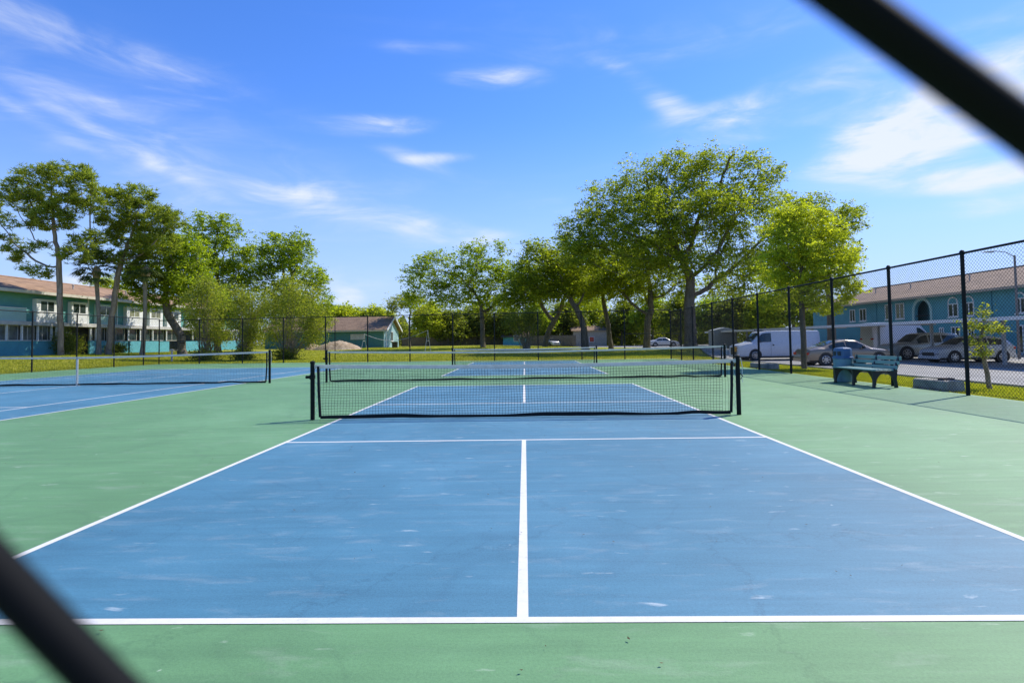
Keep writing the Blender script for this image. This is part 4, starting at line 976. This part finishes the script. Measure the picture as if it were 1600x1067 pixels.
# left group
tree('pine_tree', 'tall pine at far left with an open umbrella crown and bare side limbs', 'tree', 46.6, 95, [(94, 500), (93, 440), (92, 405)],
     [(28, 290, 26, 12), (62, 272, 32, 12), (105, 270, 34, 13), (135, 290, 24, 18), (80, 300, 40, 16), (40, 318, 30, 14), (110, 325, 32, 18), (88, 345, 34, 16), (130, 375, 26, 16), (65, 352, 18, 9), (18, 305, 18, 10),
      (15, 350, 12, 7), (10, 372, 16, 6), (35, 392, 24, 7), (60, 382, 14, 6), (22, 402, 16, 5), (60, 425, 22, 8), (120, 398, 24, 12), (-12, 330, 14, 20), (145, 320, 16, 14)],
     .235, M['needle'], M['pinebark'], 640, 31000, .32, .23, .8, .5, 'pines by the left building', 21, hollow=.75, tip=.010, tufts=5)
tree('pine_tree', 'second pine with a pale leaning trunk between the two cabbage palms', 'tree', 50, 170, [(174, 500), (183, 440), (190, 405)],
     [(175, 310, 30, 14), (210, 305, 34, 14), (190, 340, 34, 18), (225, 335, 36, 22), (250, 345, 30, 22), (200, 372, 38, 20), (240, 378, 34, 22), (170, 355, 16, 18), (275, 345, 20, 14), (160, 400, 22, 14), (195, 405, 24, 14)],
     .26, M['needle'], M['pinebark'], 640, 31000, .32, .23, .85, .5, 'pines by the left building', 22, hollow=.7, tip=.010, tufts=5)
tree('oak_tree', 'dark-limbed leafy tree leaning in front of the teal building windows', 'tree', 54, 286, [(283, 525), (262, 490), (258, 470)],
     [(250, 425, 34, 34), (290, 400, 40, 34), (225, 440, 24, 26), (300, 440, 40, 30), (270, 460, 34, 22), (330, 465, 30, 24), (235, 475, 18, 14), (245, 385, 30, 22), (210, 420, 26, 22), (200, 455, 18, 14), (275, 380, 26, 18)], .40, M['midleaf'], M['bark'], 537, 36115, 0.215, 0.40, .9, .55, 'leafy trees on the left lawn', 23, hollow=.3)
tree('oak_tree', 'bright green tree with a ragged top rising behind the vase-shaped shrubs', 'tree', 62, 340, [(340, 520), (338, 470)],
     [(325, 345, 22, 16), (355, 350, 22, 16), (335, 375, 34, 24), (310, 410, 32, 28), (365, 405, 30, 26), (340, 430, 44, 30), (295, 370, 22, 20), (385, 395, 14, 12), (350, 470, 40, 30), (372, 365, 10, 10), (320, 500, 34, 24), (375, 500, 34, 24)],
     .36, M['midleaf'], M['bark'], 562, 37920, 0.224, 0.42, .9, .6, 'leafy trees on the left lawn', 24, hollow=.3)
tree('oak_tree', 'rounded mid-green tree at the right end of the left tree group', 'tree', 66, 455, [(452, 520), (450, 470)],
     [(440, 385, 34, 22), (470, 400, 30, 28), (415, 410, 30, 26), (490, 440, 26, 32), (450, 430, 44, 34), (400, 440, 26, 28), (505, 475, 18, 24), (425, 375, 14, 10), (465, 370, 12, 9), (400, 382, 8, 8), (425, 490, 34, 28), (480, 495, 30, 26), (455, 470, 34, 26)],
     .38, M['midleaf'], M['bark'], 600, 41532, 0.224, 0.42, .9, .62, 'leafy trees on the left lawn', 25, hollow=.3)
tree('oak_tree', 'yellow-green treetop showing over the teal building roof', 'tree', 95, 165, [(165, 480)],
     [(150, 446, 16, 10), (172, 444, 18, 12), (190, 452, 14, 12)], .3, M['limeleaf'], M['bark'], 120, 3960, .28, 0.47, 1, .9, None, 26)
def shrub(label, px, Y, blobs, seed, n=11000, leaf=None):
    rng = np.random.default_rng(seed); c = at(px, 560, Y); z0 = G(c[0], Y); sc = Y/882
    root = empty('vase_shrub', (0, 0, 0), 0, label, 'shrub', 'vase-shaped shrubs behind the left net')
    A = []; B = []; Rr = []; tips = []
    E = [(at(b[0], b[1], Y), b[2]*sc, b[3]*sc) for b in blobs]
    stems = 15
    for k in range(stems*6):
        e = E[rng.integers(len(E))]; d = rng.normal(size=3); d /= np.linalg.norm(d); tgt = e[0]+d*np.array([e[1], max(e[1], e[2]), e[2]])*rng.uniform(.5, 1.)
        if tgt[2] < z0+.9: tgt[2] = z0+.9+rng.random()*.6
        p = np.array([c[0]+rng.normal()*.18, Y+rng.normal()*.18, z0-.05]); m = (p+tgt)/2; m[2] += .1*abs(tgt[0]-c[0]); m[:2] = p[:2]+(tgt[:2]-p[:2])*.40
        q = [p]; 
        for t_ in np.linspace(.14, 1, 7): q.append((1-t_)**2*p+2*t_*(1-t_)*m+t_**2*tgt+rng.normal(size=3)*.04)
        r0 = rng.uniform(.03, .06) if k < stems else rng.uniform(.012, .024)
        for i in range(len(q)-1): A.append(q[i]); B.append(q[i+1]); Rr.append((r0*(1-.8*i/7), r0*(1-.8*(i+1)/7)))
        tips += [q[-1], q[-2], (q[-1]+q[-2])/2]
    V, F = segs_mesh(np.array(A), np.array(B), np.array(Rr), 4); np_mesh('stem', V, F, M['twig'], root)
    pts = []
    for e in E:
        k = 46; d = rng.normal(size=(k, 3)); d /= np.linalg.norm(d, axis=1, keepdims=True); pts.append(e[0]+d*np.array([e[1], max(e[1], e[2]), e[2]])*(.35+.65*rng.random((k, 1))**.5))
    C = np.concatenate([np.array(tips)]+pts); C = C[C[:, 2] > z0+.7]; idx = rng.integers(0, len(C), n)
    P = C[idx]+rng.normal(size=(n, 3))*.24; V, F = leaf_cloud(P, .135, .8, .45, rng=rng); np_mesh('foliage', V, F, leaf or M['shrubleaf'], root)
    # skirt of leaves at the foot
    return root
shrub('leftmost vase-shaped shrub with twiggy stems behind the tennis net', 322, 46.5, [(318, 505, 26, 26), (300, 470, 20, 24), (335, 470, 24, 26), (345, 520, 16, 18), (322, 448, 16, 14)], 31)
shrub('middle vase-shaped shrub of the three behind the tennis net', 379, 46, [(380, 500, 26, 30), (365, 465, 22, 24), (400, 470, 22, 26), (395, 520, 18, 18)], 32)
shrub('largest, rightmost vase-shaped shrub behind the tennis net', 450, 45.5, [(450, 490, 36, 34), (425, 470, 26, 28), (480, 475, 30, 32), (500, 500, 22, 24), (455, 450, 30, 20), (432, 515, 20, 20), (488, 525, 20, 16)], 33, 18000)
shrub('low multi-stemmed bush in the middle of the far lawn', 822, 57, [(815, 505, 20, 16), (835, 508, 18, 16), (800, 500, 14, 12), (828, 492, 14, 10)], 34, 9000, M['bgleaf'])
for nm, lb, px, Y, r in (('ground_bush', 'low dark clump of leaves at the foot of the leftmost vase-shaped shrub', 320, 45.2, 1.25),
                         ('ground_bush', 'low dark clump of leaves at the foot of the middle vase-shaped shrub', 379, 44.8, .8),
                         ('ground_bush', 'low dark clump of leaves at the foot of the largest vase-shaped shrub', 447, 45.2, 1.0)):
    rng = np.random.default_rng(int(px)); c = at(px, 560, Y); P = rng.normal(size=(2600, 3))*np.array([r*.5, r*.4, .28])+np.array([c[0], Y, G(c[0], Y)+.38]); P[:, 2] = np.maximum(P[:, 2], G(c[0], Y)+.03)
    V, F = leaf_cloud(P, .14, .8, .45, rng=rng); o = np_mesh(nm, V, F, M['bgleaf']); tag(o, lb, 'bush', 'low clumps under the vase-shaped shrubs')
# cabbage palms
def palm(label, px, Y, top, boots, seed, lean=0):
    rng = np.random.default_rng(seed); b = at(px, 550, Y); z0 = G(b[0], Y); t_ = at(top[0], top[1], Y)
    root = empty('cabbage_palm', (0, 0, 0), 0, label, 'palm', 'cabbage palms by the left building')
    pts = [np.array([b[0], Y, z0-.1])+(t_-np.array([b[0], Y, z0-.1]))*s+np.array([.10*math.sin(s*4), 0, 0]) for s in np.linspace(0, 1, 12)]
    MB().tube(pts, [.26, .2, .18, .17, .165, .16, .16, .16, .16, .17, .19, .2], 12).build('trunk', M['palmbark'], root, smooth=True)
    mb = MB(); a = t_-np.array([0, 0, .15])
    mb.lathe([(.18, -.65), (.30, -.35), (.36, 0), (.30, .35), (.14, .6)], a, 'z', 12)
    for k in range(26):
        an = rng.uniform(0, 6.28); z = rng.uniform(-.5, .4); d = np.array([math.cos(an), math.sin(an), .8]); p = a+np.array([.26*math.cos(an), .26*math.sin(an), z]); mb.tube([p, p+d*.2], [.05, .02], 4)
    mb.build('boot_head', M['twig'], root)
    V = []; F = []
    for k in range(34):
        an = rng.uniform(0, 6.28); el = rng.uniform(-.7, 1.3); d = np.array([math.cos(an)*math.cos(el), math.sin(an)*math.cos(el), math.sin(el)]); L = rng.uniform(.9, 1.4)
        c0 = a+np.array([0, 0, .25]); c1 = c0+d*L; side = np.cross(d, [0, 0, 1]); side /= np.linalg.norm(side); upv = np.cross(side, d)
        n = len(V); V += [c0-side*.015, c0+side*.015, c1+side*.012, c1-side*.012]; F.append((n, n+1, n+2, n+3))
        for q in np.linspace(-1.25, 1.25, 22):
            dd = d*math.cos(q)+side*math.sin(q)+upv*.1*rng.normal(); ll = rng.uniform(.75, 1.05)*(1-.12*abs(q)); w_ = np.cross(dd, upv); w_ /= np.linalg.norm(w_)
            m = c1+dd*ll*.6; e = c1+dd*ll-np.array([0, 0, .18+.12*rng.random()]); n = len(V); V += [c1, m-w_*.05, e, m+w_*.05]; F.append((n, n+1, n+2, n+3))
    np_mesh('crown', np.array(V), np.array(F), M['frond'], root)
palm('cabbage palm left of the leaning pine, brown boot head under drooping fans', 154, 49.5, (151, 424), 1, 41)
palm('cabbage palm right of the leaning pine, half hidden by leafy limbs', 222, 51, (228, 424), 1, 42)
# small gnarled tree right outside the fence
tree('crepe_myrtle', 'small gnarled sapling with a pale pruned trunk right of the last fence post', 'tree', 13.2, 1545, [(1543, 585), (1538, 565)],
     [(1525, 508, 15, 11), (1545, 515, 17, 11), (1530, 550, 15, 15), (1518, 530, 10, 10), (1540, 488, 9, 12), (1560, 512, 10, 7)], .055, M['shrubleaf'], M['twig'], 120, 1700, .060, .085, .9, .11, None, 51, hollow=.1, tip=.003, bare=.25)
# dense planting far behind the oaks
GB = 'trees of the far tree line'
bgt = [(470, 120, 478, 30, 18, 'limeleaf', 'pale treetop just above the left end of the outbuilding roof'), (535, 118, 490, 34, 12, 'limeleaf', 'low yellow-green treetop above the middle of the outbuilding roof'), (585, 116, 492, 24, 11, 'limeleaf', 'low yellow-green treetop above the right end of the outbuilding roof'),
       (668, 98, 497, 22, 26, 'limeleaf', 'pale tree right of the white gable in the far tree line'), (700, 100, 505, 26, 26, 'bgleaf', 'dark tree left of the lone pale oak in the far tree line'), (745, 104, 500, 28, 28, 'bgleaf', 'tree right behind the lone oak trunk'),
       (790, 102, 502, 28, 26, 'bgleaf', 'dark tree behind the low multi-stemmed bush'), (835, 108, 498, 30, 28, 'midleaf', 'green tree behind the low oak limbs'), (880, 112, 495, 30, 28, 'bgleaf', 'dark tree left of the beige house'),
       (925, 120, 490, 32, 26, 'limeleaf', 'bright tree above the beige house'), (972, 110, 495, 30, 32, 'bgleaf', 'dense tree right of the beige house'), (1020, 106, 488, 34, 36, 'midleaf', 'sunlit tree above the white sedan'),
       (1062, 100, 490, 30, 38, 'bgleaf', 'dark tree behind the big forked trunk'), (1110, 96, 492, 34, 34, 'midleaf', 'tree behind the farther carport'), (1150, 92, 488, 36, 32, 'bgleaf', 'dark tree left above the white van'),
       (1195, 90, 485, 36, 32, 'limeleaf', 'yellowish tree above the white van'), (1240, 90, 480, 38, 34, 'midleaf', 'tree hidden behind the lime green tree'), (1290, 92, 490, 30, 24, 'bgleaf', 'dark tree at the far end of the blue building')]
for k, (px, Y, cy_, rx, rz, lf, lb) in enumerate(bgt):
    tree('background_tree', lb, 'tree', Y, px, [(px, cy_+rz*.7)], [(px, cy_, rx*.8, rz*.7), (px-rx*.5, cy_+rz*.35, rx*.6, rz*.55), (px+rx*.5, cy_+rz*.3, rx*.6, rz*.55), (px+rx*.1, cy_-rz*.4, rx*.5, rz*.45)],
         .25, M[lf], M['bark'], 170, 11000, .40, .85, 1, 1.2, GB, 60+k)
# undergrowth that closes the view below the tree line
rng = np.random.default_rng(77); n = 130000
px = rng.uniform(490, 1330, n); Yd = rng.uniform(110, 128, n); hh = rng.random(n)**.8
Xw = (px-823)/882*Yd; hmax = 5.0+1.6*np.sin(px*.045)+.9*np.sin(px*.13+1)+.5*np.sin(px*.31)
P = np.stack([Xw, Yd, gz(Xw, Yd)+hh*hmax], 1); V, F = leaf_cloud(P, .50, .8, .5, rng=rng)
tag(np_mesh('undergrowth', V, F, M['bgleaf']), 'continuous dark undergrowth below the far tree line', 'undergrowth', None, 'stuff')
n = 16000; Yd = rng.uniform(80, 112, n); Xw = -44-rng.random(n)*14+(Yd-80)*.35; P = np.stack([Xw, Yd, gz(Xw, Yd)+rng.random(n)*(4.5+1.5*np.sin(Yd*.6))], 1); V, F = leaf_cloud(P, .34, .8, .5, rng=rng)
tag(np_mesh('hedge', V, F, M['bgleaf']), 'dense green planting behind the left shrubs at the end of the teal building', 'hedge', None, 'stuff')
# bushes against the teal building
for k, (px_, Yb, h_, lb) in enumerate(((100, 50.5, 2.3, 'dark leafy bush in the porch gap right of the tall pine'), (112, 52.5, 1.9, 'leafy bush beside the white front door of the teal building'), (182, 56, 1.0, 'low bush behind the leaning pine trunk'))):
    rng = np.random.default_rng(200+k); c = at(px_, 550, Yb); P = rng.normal(size=(3200, 3))*np.array([.42, .5, h_*.24])+np.array([c[0], Yb, G(c[0], Yb)+h_*.5]); V, F = leaf_cloud(P, .15, .8, .4, rng=rng)
    o = np_mesh('leafy_bush', V, F, M['bgleaf']); tag(o, lb, 'bush')
# grass blades where the lawn is close
def blades(n, xf, seed, name, label, hgt=.06, wd=.006):
    rng = np.random.default_rng(seed); X, Y = xf(rng, n); Z = gz(X, Y); P = np.stack([X, Y, Z], 1); an = rng.uniform(0, 6.28, n)
    s = np.stack([np.cos(an), np.sin(an), np.zeros(n)], 1)*wd*(.6+.8*rng.random((n, 1))); tipd = rng.normal(size=(n, 3))*.02; h = hgt*(.5+rng.random(n)); tp = P+tipd; tp[:, 2] = Z+h
    V = np.stack([P-s, P+s, tp], 1).reshape(-1, 3); return tag(np_mesh(name, V, np.arange(3*n).reshape(-1, 3), M['blade']), label, 'grass', None, 'stuff')
def strip(rng, n):
    Y = 9+(rng.random(n)**1.3)*24; X = 9.17+rng.random(n)*(road_left(Y)-9.17-.18); return X, Y
blades(90000, strip, 5, 'grass', 'short yellow-green grass growing on the strip beside the car park', .055, .008)
def lawn(rng, n):
    Y = 38.8+(rng.random(n)**1.6)*40; X = -30+rng.random(n)*44; return X, Y
blades(80000, lawn, 6, 'grass', 'short sunlit grass growing on the far lawn beyond the courts', .07, .022)
def lawn2(rng, n):
    Y = 24+rng.random(n)*34; X = -25.6-rng.random(n)*15; return X, Y
blades(50000, lawn2, 8, 'grass', 'short grass growing between the left fence and the teal building', .07, .018)
# litter: dry leaves blown on to the courts
rng = np.random.default_rng(9); n = 420; X = rng.uniform(-7, 9, n); Y = 1.2+rng.random(n)**1.2*26; P = np.stack([X, Y, np.full(n, .013)], 1)
an = rng.uniform(0, 6.28, n); u = np.stack([np.cos(an), np.sin(an), np.zeros(n)], 1)*rng.uniform(.004, .013, (n, 1)); v = np.stack([-u[:, 1], u[:, 0], np.zeros(n)], 1)*.5
V = np.stack([P-u, P-v, P+u+np.array([0, 0, .004]), P+v], 1).reshape(-1, 3)
tag(np_mesh('dry_leaves', V, np.arange(4*n).reshape(-1, 4), M['mulch']), 'tiny dark dry leaf fragments scattered on the court surface', 'leaf litter', None, 'stuff')

# ------------------------------------------------------------------ sky, sun, camera
SAZ = math.atan2(.83, .555)          # sun direction: x = sin, y = cos
SEL = R_(49)
world = bpy.data.worlds.new('World'); scene.world = world; world.use_nodes = True
nt, wl = world.node_tree.nodes, world.node_tree.links
bg = nt['Background']; sky = nt.new('ShaderNodeTexSky'); sky.sky_type = 'NISHITA'; sky.sun_disc = False
sky.sun_elevation = SEL; sky.sun_rotation = SAZ; sky.air_density = 1.0; sky.dust_density = .15; sky.ozone_density = 3.2; sky.altitude = 0
hsv = nt.new('ShaderNodeHueSaturation'); hsv.inputs['Saturation'].default_value = 1.20; hsv.inputs['Value'].default_value = 1.0
tint = nt.new('ShaderNodeMix'); tint.data_type = 'RGBA'; tint.blend_type = 'MULTIPLY'; tint.inputs[0].default_value = 1; tint.inputs[7].default_value = (1.0, .97, 1.22, 1); wl.new(sky.outputs[0], tint.inputs[6]); wl.new(tint.outputs[2], hsv.inputs['Color'])
tc = nt.new('ShaderNodeTexCoord'); sep = nt.new('ShaderNodeSeparateXYZ'); wl.new(tc.outputs['Generated'], sep.inputs[0])
def math_(op, a, b=None):
    n = nt.new('ShaderNodeMath'); n.operation = op
    for i, v in enumerate((a, b)):
        if v is None: continue
        if hasattr(v, 'links'): wl.new(v, n.inputs[i])
        else: n.inputs[i].default_value = v
    return n.outputs[0]
az = math_('ARCTAN2', sep.outputs['X'], sep.outputs['Y']); el = math_('ARCSINE', sep.outputs['Z'])
com = nt.new('ShaderNodeCombineXYZ'); wl.new(az, com.inputs[0]); wl.new(el, com.inputs[1])
def sky_ae(x, y):
    d = ray(x, y); d = d/np.linalg.norm(d); return math.atan2(d[0], d[1]), math.asin(d[2])
def streak(scale, rot, sx, sy, det=6, rough=.6, dist=.6):
    mp = nt.new('ShaderNodeMapping'); mp.vector_type = 'POINT'; mp.inputs['Rotation'].default_value = (0, 0, rot); mp.inputs['Scale'].default_value = (sx, sy, 1); wl.new(com.outputs[0], mp.inputs['Vector'])
    n = nt.new('ShaderNodeTexNoise'); n.inputs['Scale'].default_value = scale; n.inputs['Detail'].default_value = det; n.inputs['Roughness'].default_value = rough; n.inputs['Distortion'].default_value = dist
    wl.new(mp.outputs[0], n.inputs['Vector']); return n.outputs['Fac']
def mrange(v, a, b, lo=0, hi=1):
    m = nt.new('ShaderNodeMapRange'); m.interpolation_type = 'SMOOTHSTEP'; m.inputs[1].default_value = a; m.inputs[2].default_value = b; m.inputs[3].default_value = lo; m.inputs[4].default_value = hi; wl.new(v, m.inputs[0]); return m.outputs[0]
thin = streak(3.0, R_(18), 1.0, 4.5)
wisp = streak(7.0, R_(9), .9, 3.0, 6, .56, .8)
total = None
# (px, py, half length px, half thickness px, angle deg image-up, strength, softness)
clouds = [(1270, 150, 330, 46, 14, .34), (1500, 160, 260, 60, 20, .34), (220, 95, 330, 34, -8, .20), (200, 270, 420, 44, -18, .16), (900, 330, 260, 60, -8, .10), (260, 190, 460, 120, -12, .12), (1470, 225, 250, 80, 8, .30), (480, 330, 330, 60, -15, .14), (900, 60, 320, 60, 0, .14), (772, 122, 80, 19, -2, .85), (580, 197, 95, 18, 4, .8), (640, 245, 60, 14, -14, .42), (690, 247, 60, 6, 3, .5), (625, 75, 42, 12, 0, .25), (700, 74, 60, 10, 3, .16),
          (60, 190, 110, 13, -24, .36), (210, 238, 170, 14, -24, .40), (420, 300, 240, 26, -16, .26), (640, 352, 240, 24, -14, .36), (760, 372, 150, 18, -8, .34), (130, 155, 150, 22, -12, .22), (100, 60, 200, 70, 0, .22), (330, 250, 320, 80, -16, .26),
          (1040, 160, 60, 24, -32, .45), (1110, 185, 110, 26, 4, .52), (1250, 150, 170, 50, 14, .45), (1440, 195, 220, 55, 12, .95), (1400, 240, 190, 46, 8, .8), (1480, 275, 170, 22, 0, .72), (1540, 285, 120, 16, 0, .62), (1500, 120, 220, 80, 10, .42),
          (1370, 345, 80, 16, -4, .30), (40, 385, 70, 30, 0, .55), (125, 440, 60, 16, 0, .62), (540, 468, 30, 16, 0, .70), (560, 440, 120, 30, 0, .30), (1560, 320, 160, 22, 3, .42), (960, 105, 50, 14, -20, .20), (1180, 40, 300, 46, 0, .20)]
for (cx_, cy_, rl, rt, ang, st_) in clouds:
    a0, e0 = sky_ae(cx_, cy_); a1, _ = sky_ae(cx_+rl, cy_); _, e1_ = sky_ae(cx_, cy_-rt)
    mp = nt.new('ShaderNodeMapping'); mp.vector_type = 'TEXTURE'; mp.inputs['Location'].default_value = (a0, e0, 0); mp.inputs['Rotation'].default_value = (0, 0, R_(ang)); mp.inputs['Scale'].default_value = (max(.02, a1-a0), max(.01, e1_-e0), 1)
    wl.new(com.outputs[0], mp.inputs['Vector']); ln_ = nt.new('ShaderNodeVectorMath'); ln_.operation = 'LENGTH'; wl.new(mp.outputs[0], ln_.inputs[0])
    m = mrange(ln_.outputs['Value'], 0.0, 1.5, min(1.1, st_*1.15), 0); total = m if total is None else math_('ADD', total, m)
wn = mrange(wisp, .28, .74, .30, 1.2); tn_ = mrange(thin, .35, .75, .5, 1.2)
cl = math_('MULTIPLY', math_('MULTIPLY', total, wn), tn_)
base = math_('MULTIPLY', mrange(thin, .5, .8, 0, .16), mrange(el, 0, .9, 1, .3)); cl = math_('ADD', cl, base)
cl = mrange(cl, 0, 1.0, 0, .92)
lowm = nt.new('ShaderNodeMix'); lowm.data_type = 'RGBA'; wl.new(mrange(el, -.02, .40, .85, 0), lowm.inputs[0]); wl.new(hsv.outputs[0], lowm.inputs[6]); lowm.inputs[7].default_value = (2.35, 3.25, 5.1, 1)
mix = nt.new('ShaderNodeMix'); mix.data_type = 'RGBA'; wl.new(cl, mix.inputs[0]); wl.new(lowm.outputs[2], mix.inputs[6]); mix.inputs[7].default_value = (4.5, 4.8, 5.5, 1)
wl.new(mix.outputs[2], bg.inputs['Color']); bg.inputs['Strength'].default_value = .13
sun = bpy.data.lights.new('sun', 'SUN'); sun.energy = 3.9; sun.angle = R_(.53); sun.color = (1.0, .945, .83)
so = bpy.data.objects.new('sun', sun); COL.objects.link(so)
from mathutils import Vector, Matrix
sd = Vector((math.sin(SAZ)*math.cos(SEL), math.cos(SAZ)*math.cos(SEL), math.sin(SEL))); so.rotation_euler = sd.to_track_quat('Z', 'Y').to_euler(); so.location = (20, 10, 30)
cam = bpy.data.cameras.new('camera'); co = bpy.data.objects.new('camera', cam); COL.objects.link(co); scene.camera = co
cam.sensor_fit = 'HORIZONTAL'; cam.sensor_width = 36; cam.lens = FPX/1600*36; cam.shift_y = -(533.5-CY)/1600; cam.clip_start = .005; cam.clip_end = 5000
Rm = Matrix((RGT, UPV, -FWD)).transposed(); co.matrix_world = Matrix.Translation(Vector(CAM)) @ Rm.to_4x4()
cam.dof.use_dof = True; cam.dof.focus_distance = 10.0; cam.dof.aperture_fstop = 15.0
scene.view_settings.view_transform = 'Standard'; scene.view_settings.look = 'None'; scene.view_settings.exposure = 0.57; scene.view_settings.gamma = 1
scene.cycles.max_bounces = 6; scene.cycles.transparent_max_bounces = 8; scene.cycles.use_adaptive_sampling = True; scene.cycles.adaptive_threshold = .01
